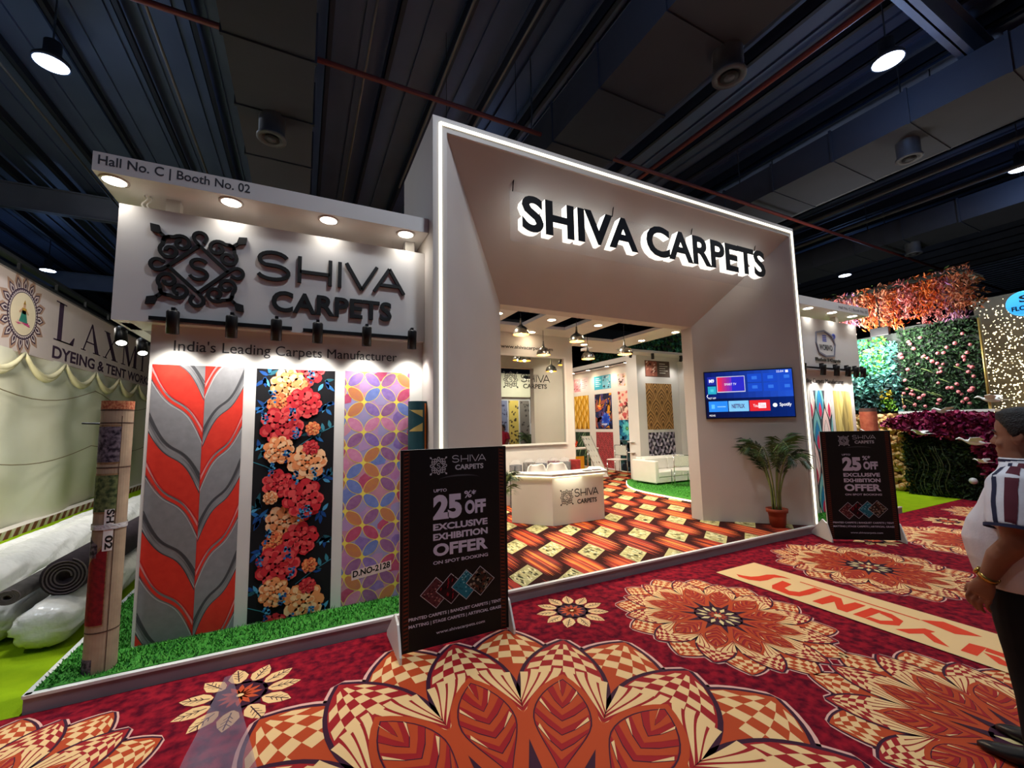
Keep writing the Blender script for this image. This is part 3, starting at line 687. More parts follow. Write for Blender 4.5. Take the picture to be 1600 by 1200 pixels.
def slogan(u0, u1, v0, v1, label):
    full = "India's Leading Carpets Manufacturer"; g = bbox2(text_geo(full)[0]); sx = (u1-u0)/(g[2]-g[0]); sy = (v1-v0)/(g[3]-g[1]); o = (u0, WY, v0)
    t = thing('slogan_lettering', o, label, 'lettering'); pos = 0
    for wd in full.split(' '):
        wg = text_geo(wd); bx = bbox2(wg[0]); xr = bbox2(text_geo(full[:pos+len(wd)])[0])[2]; pos += len(wd)+1
        ub = u0+(xr-g[0])*sx; b = MB()
        put_geo(b, wg, facing_front(WY), (ub-(bx[2]-bx[0])*sx, v0+(bx[1]-g[1])*sy, ub, v0+(bx[3]-g[1])*sy), darkgrey, 0.001, 0.004)
        rel(b, o).build('word_lettering', t)
slogan(-0.88, 0.78, 2.185, 2.295, 'long line of raised grey lettering over the three hanging carpets')
slogan(6.9, 8.45, 2.175, 2.275, 'raised grey lettering partly hidden by the portal under the crest header')

# ================================================================== HANGING CARPETS
FW = facing_front(WY-0.001)
def chevron_sheet(u0, u1, v0, v1, us):
    red = ink((222, 62, 48), (18, 0.3, (206, 50, 40))); red2 = ink((196, 40, 38)); pink = ink((226, 150, 150)); g1 = ink((138, 138, 142), (18, 0.3, (124, 124, 128))); g2 = ink((74, 74, 78)); g3 = ink((176, 176, 178)); g4 = ink((104, 104, 108))
    p = Print(FW, (u0, v0, u1, v1), g1)
    bands = [(.205, red, 1), (.012, red2, 0), (.03, pink, 0), (.045, red, 0), (.014, red2, 0), (.022, g2, 0), (.235, g1, 1), (.014, g3, 0), (.04, g2, 0), (.022, g4, 0), (.035, g1, 0), (.014, g3, 0), (.012, g2, 0)]
    per = sum(q[0] for q in bands); N = 18
    for sgn, ue, off in ((-1, u0, 0.0), (1, u1, per*0.5)):
        y = v1+0.9+off*0.98
        while y > v0-0.7:
            d = 0
            for th, m_, leafy in bands:
                top = []; bot = []
                for i in range(N+1):
                    s = i/N; Sv = s+.085*sin(2*pi*s); u = ue+(us-ue)*s
                    bulge = 0.03*sin(pi*s)
                    a = y-d-0.47*Sv+(bulge if leafy else -bulge*(0.5 if d > .3 else .4))
                    c = y-d-th-0.47*Sv-(bulge if leafy else -bulge*0.25)
                    top.append((u, a)); bot.append((u, c))
                for i in range(N): p.poly([top[i], top[i+1], bot[i+1], bot[i]], m_, 3 if leafy else 2)
                if leafy: p.line(top, .006, g2 if m_ is red else g3, 4); p.line(bot, .008, red2 if m_ is red else g2, 4)
                d += th
            y -= per
    p.line([(us, v0), (us, v1)], .004, red2, 5)
    return p
tag(chevron_sheet(-1.0, -0.422, 0.12, 2.103, -0.675).build('hanging_carpet'), 'hanging carpet with red and grey leaf chevrons on the display wall', 'carpet', 'carpets hung on the display walls')

def peony(p, x, y, r, pal, L):
    dk, md, lt = pal
    for n, rr, pr_, a0 in ((9, .66, .42, 0), (8, .46, .36, .3), (6, .27, .28, .1), (4, .12, .2, 0)):
        for i in range(n):
            a = a0+2*pi*i/n+random.uniform(-.15, .15); cx, cy = x+r*rr*cos(a), y+r*rr*sin(a)
            p.blob(cx, cy, r*pr_*1.04, r*pr_*.92, dk, L, a, 10, .06); p.blob(cx+r*.05*cos(a), cy+r*.05*sin(a), r*pr_*.93, r*pr_*.8, random.choice((md, md, lt)), L+1, a, 10, .08)
            p.blob(cx+r*.14*cos(a), cy+r*.14*sin(a), r*pr_*.5, r*pr_*.42, lt if i % 2 else md, L+2, a, 8, .1)
        L += 3
    p.blob(x, y, r*.1, r*.08, dk, L)
    return L
def floral_sheet(u0, u1, v0, v1):
    p = Print(FW, (u0, v0, u1, v1), ink((24, 24, 28)))
    RED = (ink((150, 24, 40)), ink((200, 46, 56)), ink((226, 84, 84))); ORG = (ink((206, 92, 44)), ink((238, 150, 96)), ink((250, 198, 150))); COR = (ink((180, 60, 50)), ink((224, 110, 70)), ink((244, 160, 100)))
    bl = [ink((44, 110, 176)), ink((84, 164, 208)), ink((30, 74, 140))]; tl = [ink((38, 92, 108)), ink((60, 130, 150))]; W = u1-u0
    H = v1-v0
    for k in range(2):
        b0 = v1-k*H*0.56
        for (x, y, n) in ((.12, -.04, 7), (.88, -.17, 6), (.1, -.36, 7), (.9, -.5, 8), (.08, -.62, 7), (.5, -.1, 7), (.85, -.05, 5), (.12, -.18, 6), (.75, -.31, 6), (.3, -.55, 7)):
            for i in range(n):
                a = random.uniform(0, 2*pi); cx, cy = u0+W*x, b0+H*y*0.9
                p.leaf(cx+random.uniform(-.02, .02), cy+random.uniform(-.03, .03), a, random.uniform(.06, .11), .03, random.choice(bl+tl[:1]), 1)
        for (x0, y0, x1, y1) in ((.55, -.32, 1.0, -.24), (.3, -.43, 0, -.38)):
            p.line([(u0+W*x0, b0+H*y0), (u0+W*(x0+x1)/2, b0+H*(y0+y1)/2+.01), (u0+W*x1, b0+H*y1)], .006, tl[1], 1)
        for i in range(4): p.leaf(u0+W*(.68+.09*i), b0-H*(.285-.012*i), pi/2+.2, .07, .03, ink((230, 130, 150)) if i < 2 else tl[1], 2)
        fl_ = [(.62, .0, .13, RED), (.40, -.065, .13, ORG), (.30, -.15, .09, COR), (.60, -.14, .125, RED), (.33, -.235, .15, RED), (.72, -.25, .055, COR), (.30, -.335, .105, ORG), (.66, -.39, .14, ORG), (.70, -.33, .06, RED), (.30, -.47, .105, RED), (.62, -.535, .145, RED), (.22, -.525, .05, ORG)]
        L = 3
        for x, y, r, pal in fl_:
            peony(p, u0+W*x, b0+H*y, r, pal, L); L += 7
        for (x, y) in ((.68, -.03), (.2, -.115), (.45, -.19), (.12, -.2), (.5, -.27), (.4, -.36), (.22, -.41), (.52, -.45), (.75, -.44), (.6, -.6)):
            for i in range(14): p.blob(u0+W*x+random.uniform(-.022, .022), b0+H*y+random.uniform(-.05, .05), .010, .009, random.choice(bl), 95)
    return p
tag(floral_sheet(-0.336, 0.252, 0.12, 2.1).build('hanging_carpet'), 'hanging black carpet with red and orange peonies on the display wall', 'carpet', 'carpets hung on the display walls')

U_ = random.uniform
def quatrefoil_sheet(u0, u1, v0, v1):
    base = ink((176, 116, 150), (5, 0.25, (150, 110, 160))); p = Print(FW, (u0, v0, u1, v1), base)
    cols = [ink(c, (22, 0.3, c2)) for c, c2 in (((120, 92, 160), (146, 120, 180)), ((168, 60, 96), (190, 90, 120)), ((92, 110, 176), (120, 134, 190)), ((190, 110, 150), (206, 140, 170)), ((130, 80, 130), (156, 110, 150)), ((196, 130, 70), (180, 110, 90)))]
    bg = [ink(c, (14, 0.3, c2)) for c, c2 in (((190, 130, 170), (170, 110, 160)), ((160, 130, 180), (180, 140, 180)), ((196, 140, 150), (180, 120, 150)), ((140, 140, 184), (160, 140, 180)))]
    gold = ink((226, 206, 90)); dx, dy = .142, .134
    for i in range(-1, 6):
        for j in range(-1, 17):
            if (i+j) % 2: continue
            x, y = u0+i*dx+.02, v0+j*dy-.03
            p.blob(x+dx, y, dx*.86, dy*.86, random.choice(bg), 1, random.random(), 8, .12); p.blob(x+dx+U_(-.03, .03), y+U_(-.03, .03), dx*.45, dy*.4, random.choice(bg+cols[:4]), 2, random.random(), 8, .3)
            for sg in (1, -1):
                a2 = math.atan2(sg*dy, dx); cx, cy = x+dx/2, y+sg*dy/2; L_ = math.hypot(dx, dy)
                for k_, m_, ly in ((1.0, gold, 3), (.93, random.choice(cols), 4)):
                    W_ = .098*(k_ if k_ == 1 else .90); pts = [(-L_/2*k_, 0)]+[(L_*k_*(q/10-.5), W_/2*sin(pi*q/10)**.75) for q in range(1, 10)]+[(L_/2*k_, 0)]+[(L_*k_*(q/10-.5), -W_/2*sin(pi*q/10)**.75) for q in range(9, 0, -1)]
                    p.poly([(cx+a_*cos(a2)-b_*sin(a2), cy+a_*sin(a2)+b_*cos(a2)) for a_, b_ in pts], m_, ly)
            p.poly([(x+(.036 if k % 2 == 0 else .017)*cos(pi*k/4), y+(.036 if k % 2 == 0 else .017)*sin(pi*k/4)) for k in range(8)], gold, 5)
    p.poly([(u0+.08, v0+.19), (u0+.41, v0+.23), (u0+.41, v0+.31), (u0+.08, v0+.27)], ink((222, 190, 190)), 6)
    vs, fs, es = text_geo('D.NO-2128', 0.03); bx = bbox2(vs); sc = .31/(bx[2]-bx[0])
    p.mb.add([FW.p(u0+.09+(x-bx[0])*sc, v0+.213+(y-bx[1])*sc*1.1+(x-bx[0])*sc*.12, .003) for x, y in vs], fs, ink((18, 18, 20)))
    return p
tag(quatrefoil_sheet(0.334, 0.9, 0.12, 2.106).build('hanging_carpet'), 'hanging pink and violet carpet of gold-ringed circles with number label', 'carpet', 'carpets hung on the display walls')
def petal_sheet(u0, u1, v0, v1, kind):
    if kind == 0:
        p = Print(FW, (u0, v0, u1, v1), ink((70, 76, 86)))
        cs = [[ink((120, 186, 190)), ink((40, 130, 180)), ink((206, 50, 90))], [ink((238, 210, 206)), ink((240, 226, 220)), ink((206, 50, 90))]]
        for r in range(-1, 5):
            for c in range(-1, 4):
                x = u0+(c+(0 if r % 2 else .5))*.26; y = v0+r*.52-.1; pal = cs[(c+r) % 2]
                p.leaf(x, y, pi/2, .74, .27, ink((30, 32, 40)), 2+(4-r)*5); p.leaf(x, y+.01, pi/2, .71, .245, pal[0], 3+(4-r)*5)
                p.leaf(x, y+.03, pi/2, .50, .17, ink((30, 32, 40)), 4+(4-r)*5); p.leaf(x, y+.035, pi/2, .48, .155, pal[1], 5+(4-r)*5); p.leaf(x, y+.04, pi/2, .26, .09, pal[2], 6+(4-r)*5)
        return p
    p = Print(FW, (u0, v0, u1, v1), ink((176, 160, 96)))
    cs = [ink((206, 184, 104)), ink((150, 134, 80)), ink((222, 206, 130)), ink((186, 166, 100))]
    for r in range(-1, 7):
        for c in range(-1, 5):
            x = u0+(c+(0 if r % 2 else .5))*.2; y = v0+r*.36
            p.poly([(x, y-.36), (x-.1, y), (x, y+.36)], cs[(r+c) % 2], 2); p.poly([(x, y-.36), (x+.1, y), (x, y+.36)], cs[2+(r+c) % 2], 2)
            for k in (-.03, .03): p.line([(x, y-.34), (x+k*1.4, y), (x, y+.34)], .004, cs[1], 3)
    return p
tag(petal_sheet(7.40, 7.995, 0.12, 2.075, 0).build('hanging_carpet'), 'hanging carpet of teal and pink outlined petals under the crest header', 'carpet', 'carpets hung on the display walls')
tag(petal_sheet(8.09, 8.64, 0.12, 2.08, 1).build('hanging_carpet'), 'hanging carpet of golden diamond facets under the crest header', 'carpet', 'carpets hung on the display walls')

# rolls standing upright
def wrap(mb, R, a0, a1, z0, z1, m_, h, n=8, skew=0.0):
    vs = []; 
    for i in range(n+1):
        a = a0+(a1-a0)*i/n; r = R+h
        vs += [(r*cos(a), r*sin(a), z0), (r*cos(a), r*sin(a), z1+skew*(i/n))]
    mb.add(vs, [(2*i, 2*i+2, 2*i+3, 2*i+1) for i in range(n)], m_)
def rollbody(R, H, m_, z0=0.0): return MB().lathe([(0, z0), (R, z0), (R, z0+H), (R*.82, z0+H), (R*.8, z0+H-.02), (R*.5, z0+H-.02), (R*.48, z0+H-.005), (0.02, z0+H-.01)], m_, (0, 0, 0), 32)
beige = mat('marbled_beige', (176, 156, 130), 0.85, noise=(7, 0.25, (136, 116, 98)))
t = thing('carpet_roll', (-1.11, 3.725, 0.112), 'upright marbled beige carpet roll with coloured panels at the platform corner', 'carpet roll', 'upright carpet rolls')
R = 0.083
b = rollbody(R, 1.70, beige)
dkp, gnp, rdp, gld, brn = (mat(n_, c, .85, noise=(38, .12, c2)) for n_, c, c2 in (('roll_aubergine', (34, 24, 38), (120, 108, 120)), ('roll_olive', (44, 64, 34), (108, 120, 74)), ('roll_red', (132, 16, 26), (104, 10, 20)), ('roll_gold', (150, 120, 84), (120, 92, 62)), ('roll_brown', (84, 62, 50), (64, 46, 38))))
A = -pi/2
wrap(b, R, 0, 2*pi, 1.645, 1.70, mat('roll_rust', (150, 70, 46), .85, noise=(60, .1, (190, 130, 90))), .001, 32)
for z in (1.635, 1.55, 1.26, 0.24): wrap(b, R, 0, 2*pi, z, z+.008, brn, .0012, 32)
for (z0, z1, m_) in ((1.30, 1.53, dkp), (.985, 1.215, gnp)):
    wrap(b, R, A-1.15, A+.62, z0-.012, z1+.012, gld, .0012, 12); wrap(b, R, A-1.15, A+.58, z0, z1, m_, .002, 12)
wrap(b, R, A-1.2, A+.30, .28, .66, gld, .0012, 12, .16); wrap(b, R, A-1.2, A+.24, .29, .64, rdp, .002, 12, .15)
wrap(b, R, A-1.3, A-.35, .70, .84, dkp, .002, 8, -.06)
wrap(b, R, A+.55, A+.60, 0, 1.6, brn, .0015, 2); wrap(b, R, A-1.3, A-.2, 0.0, .09, dkp, .002, 8)
b.build('roll_body', t, False)
labw = mat('paper_label', (232, 232, 230), 0.6, noise=(10, .3, (224, 224, 222))); b = MB()
wrap(b, R, A-.05, A+.50, .74, 1.0, labw, .003, 8)
for s_, z in (('SH', .998), ('02', .835)):
    vs, fs, es = text_geo(s_, .03); bx = bbox2(vs); sc = .085/(bx[2]-bx[0])
    b.add([((R+.0045)*cos(A+.08+(y-bx[1])*.035/(bx[3]-bx[1])/R), (R+.0045)*sin(A+.08+(y-bx[1])*.035/(bx[3]-bx[1])/R), z-(x-bx[0])*sc) for x, y in vs], fs, blackt)
b.build('number_label', t)
tape = mat('clear_tape', (214, 214, 216), .2, noise=(30, .2, (170, 170, 174)), bump=(60, .4)); b = MB(); wrap(b, R, 0, 2*pi, .872, .905, tape, .006, 32); b.build('packing_tape', t, True)
MB().tube([(-0.075, 0, 1.55), (-.175, .0, 1.555)], .006, black, 6).build('core_peg', t)
teal = mat('roll_teal', (16, 70, 78), .8, noise=(5, .3, (12, 52, 60)))
t = thing('carpet_roll', (0.945, 3.82, 0.112), 'upright dark teal carpet roll with gold lines beside the portal', 'carpet roll', 'upright carpet rolls')
rollbody(0.085, 1.72, teal).build('roll_body', t); b = MB(); R = .085
for k in range(9):
    z = .12+k*.19; wrap(b, R, A-1.2, A+.3, z, z+.006, mat('gold_line', (186, 160, 90), .6, noise=(8, .3, (170, 146, 80))), .001, 10, .07 if k % 2 else -.07)
wrap(b, R, A+.55, A+.85, .02, 1.7, mat('roll_orange', (206, 120, 50), .8, noise=(8, .3, (190, 100, 40))), .001, 4); b.build('gold_line_pattern', t)
t = thing('carpet_roll', (8.83, 3.80, 0.112), 'upright rust and brown carpet roll beside the golden diamond carpet', 'carpet roll', 'upright carpet rolls')
b = rollbody(.12, 1.66, mat('roll_cocoa', (92, 66, 60), .8, noise=(6, .3, (74, 52, 48)))); wrap(b, .12, 0, 2*pi, 1.22, 1.6, mat('roll_salmon', (196, 110, 80), .8, noise=(14, .2, (170, 80, 60))), .001, 28); b.build('roll_body', t)
b = MB(); b.tube([(.13*cos(a), .13*sin(a), 1.25-.05*sin(a*2)) for a in [i*pi/10 for i in range(21)]], .008, tape, 6); b.build('packing_tape', t, True)
t = thing('carpet_roll', (-1.17, 5.5, 0.112), 'brown and red carpet roll half hidden behind the outer display wall edge', 'carpet roll', 'upright carpet rolls')
b = rollbody(.08, 2.0, mat('roll_maroon', (96, 40, 34), .8, noise=(14, .2, (70, 30, 28)))); b.build('roll_body', t)
# ================================================================== OFFER BOARDS
ltx = mat('board_lettering', (202, 194, 216), .6, noise=(12, .3, (190, 182, 204))); sil = mat('board_silver', (190, 188, 196), .5, noise=(12, .3, (176, 174, 184)))
bblack = mat('board_black', (10, 9, 11), .55, noise=(3, .3, (13, 10, 13)), spec=.25)
def standee(o, ang, label):
    t = thing('offer_board', o, label, 'board', 'black offer boards on the aisle', 0)
    W, H = .845, 1.405; pl = Plane((0, 0, .02), (1, 0, 0), (0, 0, 1))
    p = Print(pl, (0, 0, W, H), bblack, .018, white2, step=.0004)
    rope = ink((96, 44, 30)); 
    for x0, sg in ((.028, 1), (W-.058, -1)):
        for i in range(52):
            z = .02+i*.0265; p.poly([(x0, z), (x0+.03, z+.006*sg), (x0+.03, z+.013+.006*sg), (x0, z+.013)], rope, 1)
        p.line([(x0-.004, .01), (x0-.004, H-.01)], .003, rope, 1); p.line([(x0+.034, .01), (x0+.034, H-.01)], .003, rope, 1)
    emblem(p.mb, pl, (.335*W, .91*H), .079*W, sil, .0012, 0, True, 1.0)
    logo_word(p.mb, pl, (.46*W, .922*H, .79*W, .962*H), sil, .1, .0012); p.text('CARPETS', (.49*W, .882*H, .765*W, .91*H), sil, .03)
    n = 16; up = [(.33*W+.40*W*i/n, .835*H+.022*H*sin(pi*i/n)**.6) for i in range(n+1)]; dn = [(u, v-.009*H*sin(pi*i/n)) for i, (u, v) in enumerate(up)]
    p.poly(up+dn[::-1], ink((70, 68, 74)), 2)
    for s_, r_, bd in (('UPTO', (.29, .772, .41, .788), .02), ('25', (.285, .628, .55, .757), .06), ('%*', (.575, .728, .69, .768), .02), ('OFF', (.58, .640, .785, .715), .05), ('EXCLUSIVE', (.285, .574, .80, .609), .04), ('EXHIBITION', (.285, .523, .80, .558), .04), ('OFFER', (.285, .442, .80, .506), .04), ('ON SPOT BOOKING', (.285, .402, .80, .419), .02),
        ('PRINTED CARPETS | BANQUET CARPETS | TENT', (.075, .142, .925, .162), .025), ('MATTING | STAGE CARPETS | ARTIFICIAL GRASS', (.075, .108, .925, .128), .025), ('www.shivacarpets.com', (.31, .052, .76, .072), .012)):
        p.text(s_, (r_[0]*W, r_[1]*H, r_[2]*W, r_[3]*H), ltx, bd)
    cols = [(84, 40, 44), (40, 12, 18), (36, 104, 122), (44, 34, 28)]; acc = [[(150, 100, 96), (60, 24, 28)], [(140, 20, 34), (20, 8, 10)], [(120, 180, 190), (24, 80, 96)], [(140, 124, 108), (90, 50, 36)]]
    for i, u in enumerate((.31, .445, .585, .72)):
        cx, cy, hw, hh = u*W, (.262+.006*i)*H, .14*W, .078*H
        p.poly([(cx-hw, cy), (cx, cy-hh), (cx+hw, cy), (cx, cy+hh)], sil, 3+3*i); k = .95
        p.poly([(cx-hw*k, cy), (cx, cy-hh*k), (cx+hw*k, cy), (cx, cy+hh*k)], ink(cols[i]), 4+3*i)
        for _ in range(40):
            a, c_ = random.uniform(-1, 1), random.uniform(-1, 1); x, y = cx+hw*.43*(a+c_), cy+hh*.43*(a-c_)
            if i == 1: p.leaf(x, y, 1.2, .03, .008, ink(acc[i][_ % 2]), 5+3*i) if x < cx+.02 else None
            else: p.blob(x, y, .007 if i < 3 else .012, .006 if i < 3 else .011, ink(acc[i][_ % 2]), 5+3*i, n=6)
    t.rotation_euler[2] = ang
    p.build('printed_board', t)
    for x in (-.016, W):
        pts = [(x, -.085, 0), (x, .38, 0), (x, .38, .035), (x, .10, .26), (x, -.0, .22), (x, -.085, .04)]
        MB().prism(pts, (.016, 0, 0), white2).build('side_foot', t)
    return t
standee((.648, 3.12, 0.008), 0, 'nearer black offer board standing before the portal corner')
standee((6.241, 3.248, 0.008), math.atan2(-.50, .723), 'farther black offer board standing angled by the crest header wing')

# ================================================================== PALM
def palm(o, label, Hh, n_f, spread, scale=1.0, potc=(150, 62, 36), seed=3):
    rd = random.Random(seed); t = thing('potted_palm', o, label, 'plant')
    potm = mat('terracotta_%d' % potc[0], potc, .7, noise=(8, .3, tuple(int(c*.85) for c in potc)))
    MB().lathe([(0, 0), (.09, 0), (.115, .2), (.135, .2), (.138, .25), (.122, .25), (.112, .2), (.1, .03)], potm, (0, 0, 0), 28).build('pot', t, True)
    MB().lathe([(0, .225), (.115, .22)][::-1], mat('potting_soil', (48, 34, 26), .95, noise=(30, .3, (34, 24, 18)))).build('soil', t)
    gs = [mat('palm_green_%d' % i, c, .5, noise=(9, .3, c2)) for i, (c, c2) in enumerate((((58, 88, 44), (44, 70, 34)), ((84, 116, 56), (64, 94, 44)), ((40, 66, 36), (30, 52, 28))))]
    stm = mat('palm_stem', (122, 134, 76), .5, noise=(14, .3, (96, 110, 58)))
    for k in range(n_f):
        a = 2*pi*k/n_f+rd.uniform(-.4, .4); h0 = Hh*rd.uniform(.36, .55); sp_ = spread*rd.uniform(.55, 1.0); top = Hh*rd.uniform(.78, 1.02)
        bx, by = .05*cos(a), .05*sin(a); path = []
        for i in range(13):
            q = i/12
            r = .05+(sp_-.05)*max(0, q-.12)**1.35*1.15; z = .2+(top-.2)*(1-(1-q)**2.0)-max(0, q-.72)*Hh*.55
            path.append(Vector((r*cos(a), r*sin(a), z)))
        f = MB().tube(path, [.012*(1-.75*i/12) for i in range(13)], stm, 6)
        q_ = f.build('stem', t, True); lf = MB(); g = gs[k % 3]
        up = Vector((0, 0, 1)); 
        for i in range(30):
            s = .36+.64*i/30; x = s*12; j = min(int(x), 11); p0 = path[j].lerp(path[j+1], x-j); d = (path[j+1]-path[j]).normalized(); sd = d.cross(up).normalized()
            Lf = .25*Hh*sin(pi*(.14+.8*(i/30)))*rd.uniform(.85, 1.1)
            for sg in (1, -1):
                dr = (sd*sg*.85+d*.62+up*rd.uniform(-.12, .12)).normalized(); m_ = p0+dr*Lf*.55; e = p0+dr*Lf-up*Lf*.22; wv_ = d*.0065*Hh
                lf.add([p0, m_-wv_, e, m_+wv_+up*.006], [(0, 1, 2, 3)], g)
        lf.build('frond', q_)
    return t
palm((6.05, 3.79, 0.106), 'potted palm in a terracotta pot beneath the television', 1.33, 11, .58, seed=5)
palm((2.50, 5.52, 0.106), 'dark palm beside the reception counter behind the nearer offer board', .86, 9, .46, potc=(60, 46, 40), seed=9)

# ================================================================== INTERIOR
MY = 7.25
tag(MB().box((1.16, MY, PZ), (5.06, MY+.14, 3.41), white).build('wall_mirror_side'), kind='structure')
mir = mat('mirror_glass', (214, 218, 214), .02, 1.0, noise=(2, .3, (206, 212, 208)))
t = thing('wall_mirror', (3.3, MY, 2.1), 'large wall mirror with black lettering above the wrapped rolls', 'mirror'); O_ = (3.3, MY, 2.1)
rel(MB().box((1.7, MY-.012, 1.235), (4.82, MY-.004, 2.945), mir), O_).build('mirror_pane', t)
fr = MB()
for a, b_ in (((1.66, MY-.05, 1.2), (4.86, MY, 1.235)), ((1.66, MY-.05, 2.945), (4.86, MY, 2.98)), ((4.82, MY-.05, 1.235), (4.86, MY, 2.945)), ((1.66, MY-.05, 1.235), (1.7, MY, 2.945))): fr.box(a, b_, white2)
rel(fr, O_).build('mirror_frame', t)
mp = facing_front(MY-.012); b = MB(); emblem(b, mp, (3.60, 2.475), .16, blackt, .001); logo_word(b, mp, (3.82, 2.435, 4.48, 2.60), blackt, .1, .001); put_text(b, 'CARPETS', mp, (3.87, 2.315, 4.41, 2.405), blackt, .02)
rel(b, O_).build('mirror_lettering', t)
b = MB(); put_text(b, 'www.shivacarpets.com', facing_front(MY), (3.405, 3.075, 4.58, 3.165), blackt, .005, .001, .006); tag(b.build('web_address_lettering'), 'raised black web address over the wall mirror', 'lettering')
tag(MB().box((9.0, 8.9, PZ), (9.12, 13.3, 3.42), white).build('wall_poster_side'), kind='structure')
tag(MB().box((1.16, 13.2, PZ), (9.0, 13.35, 3.42), white).build('wall_back_inner'), kind='structure')
tag(MB().box((9.54, 4.7, PZ), (9.64, 8.5, 3.3), white).build('wall_right_inner'), kind='structure')
tag(MB().box((8.0, 8.5, PZ), (9.64, 8.9, 3.56), white).build('wall_pillar'), kind='structure')

cl = thing('ceiling_lattice', (4.2, 6.2, 3.41), 'open lattice of white ceiling beams with lit downlights inside the stand', 'ceiling lattice'); CO = (4.2, 6.2, 3.41)
for a, b_ in (((1.16, 4.79), (6.9, 5.76)), ((1.16, 5.76), (1.7, 6.7)), ((2.5, 5.76), (3.05, 6.7)), ((3.58, 5.76), (4.08, 6.7)), ((4.52, 5.76), (5.11, 7.3)), ((1.16, 6.7), (4.52, 7.39)), ((6.2, 5.76), (6.9, 8.5)), ((5.11, 7.3), (6.2, 8.0)), ((6.9, 8.05), (9.6, 8.5))):
    rel(MB().box((a[0], a[1], 3.41), (b_[0], b_[1], 3.47), white), CO).build('beam', cl)
for (x, y) in ((2.80, 6.04), (3.84, 6.08), (4.86, 6.1), (6.72, 5.99), (3.99, 7.06), (5.75, 7.75), (6.68, 6.9), (1.45, 6.1), (2.2, 7.0), (2.0, 5.2), (4.0, 5.2), (6.0, 5.2)):
    q = rel(MB().lathe([(.085, 0), (.085, -.008), (.066, -.008)], white2, (x, y, 3.41), 18), CO).build('downlight', cl, True)
    rel(MB().lathe([(.067, -.009), (0, -.009)], lampw, (x, y, 3.41), 18), CO).build('lit_lens', q)
    light('SPOT', (x-CO[0], y-CO[1], -.03), 9 if (x, y) == (3.99, 7.06) else 165, WARM, cl, aim=(x-CO[0], y-CO[1], -2), size=.06, spot=2.5, blend=1.0)

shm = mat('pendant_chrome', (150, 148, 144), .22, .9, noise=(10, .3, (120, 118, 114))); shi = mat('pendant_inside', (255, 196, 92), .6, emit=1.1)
bulb = mat('lit_bulb', (255, 214, 140), .5, emit=14)
cordm = mat('black_cord', (20, 20, 20), .6, noise=(10, .3, (30, 30, 30)))
def pendant(x, y, z, label):
    ztop = 3.41 if y > 6.82 else 8.17
    t = thing('pendant_lamp', (x, y, z), label, 'pendant lamp', 'chrome dome pendants')
    prof = [(.134, -.075), (.134, -.05), (.126, -.01), (.105, .03), (.07, .06), (.035, .078), (.022, .10), (.016, .15), (.012, .2)]
    MB().lathe(prof, shm, (0, 0, 0), 28, cap=False).build('shade', t, True)
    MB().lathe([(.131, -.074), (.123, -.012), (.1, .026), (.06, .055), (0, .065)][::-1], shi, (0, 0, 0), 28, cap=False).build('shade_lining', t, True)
    MB().ball((0, 0, -.02), .032, bulb, 8).build('bulb', t, True)
    MB().tube([(0, 0, .19), (0, 0, ztop-z)], .005, cordm, 6).build('cord', t)
    light('POINT', (0, 0, -.06), 5, WARM, t, size=.03)
for x, y, z, l in ((3.19, 6.0, 3.15, 'chrome dome pendant hanging in the first gap of the beam lattice'), (4.12, 6.85, 3.0, 'chrome dome pendant hanging over the web address lettering'), (4.37, 6.1, 3.14, 'chrome dome pendant between the second and third beams'), (5.13, 6.8, 2.97, 'chrome dome pendant past the end of the mirror wall'), (5.33, 5.95, 2.94, 'chrome dome pendant in the widest lattice gap, before the pillar posters'), (2.0, 6.2, 3.0, 'chrome dome pendant behind the portal pillar seen in the mirror')):
    pendant(x, y, z, l)

# counter
cnt = thing('reception_counter', (3.7, 5.7, .106), 'angled white reception counter with black emblem lettering and glowing edge', 'counter'); KO = (3.7, 5.7, .106)
base = [(2.946, 5.975), (3.357, 5.438), (4.314, 5.443), (4.56, 5.95), (4.45, 6.02), (4.22, 5.72), (3.5, 5.72), (3.06, 6.05)]
topp = [(2.87, 5.97), (3.335, 5.385), (4.36, 5.39), (4.66, 5.96), (4.5, 6.06), (4.25, 5.78), (3.48, 5.78), (3.06, 6.1)]
cw_ = mat('counter_white', (226, 221, 212), .4, noise=(3, .35, (218, 213, 204)))
rel(MB().prism([(x, y, .106) for x, y in base], (0, 0, .71), cw_), KO).build('counter_body', cnt)
rel(MB().prism([(x, y, .825) for x, y in topp], (0, 0, .035), white2), KO).build('counter_top', cnt)
rel(MB().tube([(2.93, 5.955, .818), (3.35, 5.425, .818), (4.33, 5.43, .818)], .007, ledc, 6), KO).build('led_strip', cnt)
kp = facing_front(5.44); b = MB(); emblem(b, kp, (3.612, .50), .117, blackt, .002); logo_word(b, kp, (3.755, .49, 4.20, .615), blackt, .12, .002); put_text(b, 'CARPETS', kp, (3.80, .385, 4.17, .455), blackt, .03, .002)
rel(b, KO).build('counter_lettering', cnt)
light('AREA', (-.05, -.29, .69), 3.0, (1, .95, .7), cnt, aim=(-.05, -.45, -.2), size=.5, name='counter_strip_light')
for i, (x, y, l, c) in enumerate(((4.05, 5.5, 'small dark phone lying on the counter top', (60, 58, 70)), (4.25, 5.52, 'flat dark card holder lying on the counter top', (84, 60, 60)))):
    b = MB().box((-.07, -.035, 0), (.07, .035, .012), mat('gadget_%d' % i, c, .4, noise=(20, .3, tuple(int(v*.8) for v in c)))); q = b.build(['mobile_phone', 'card_holder'][i], None, loc=(x, y, .8605), bevel=.004); tag(q, l, ['phone', 'card holder'][i])

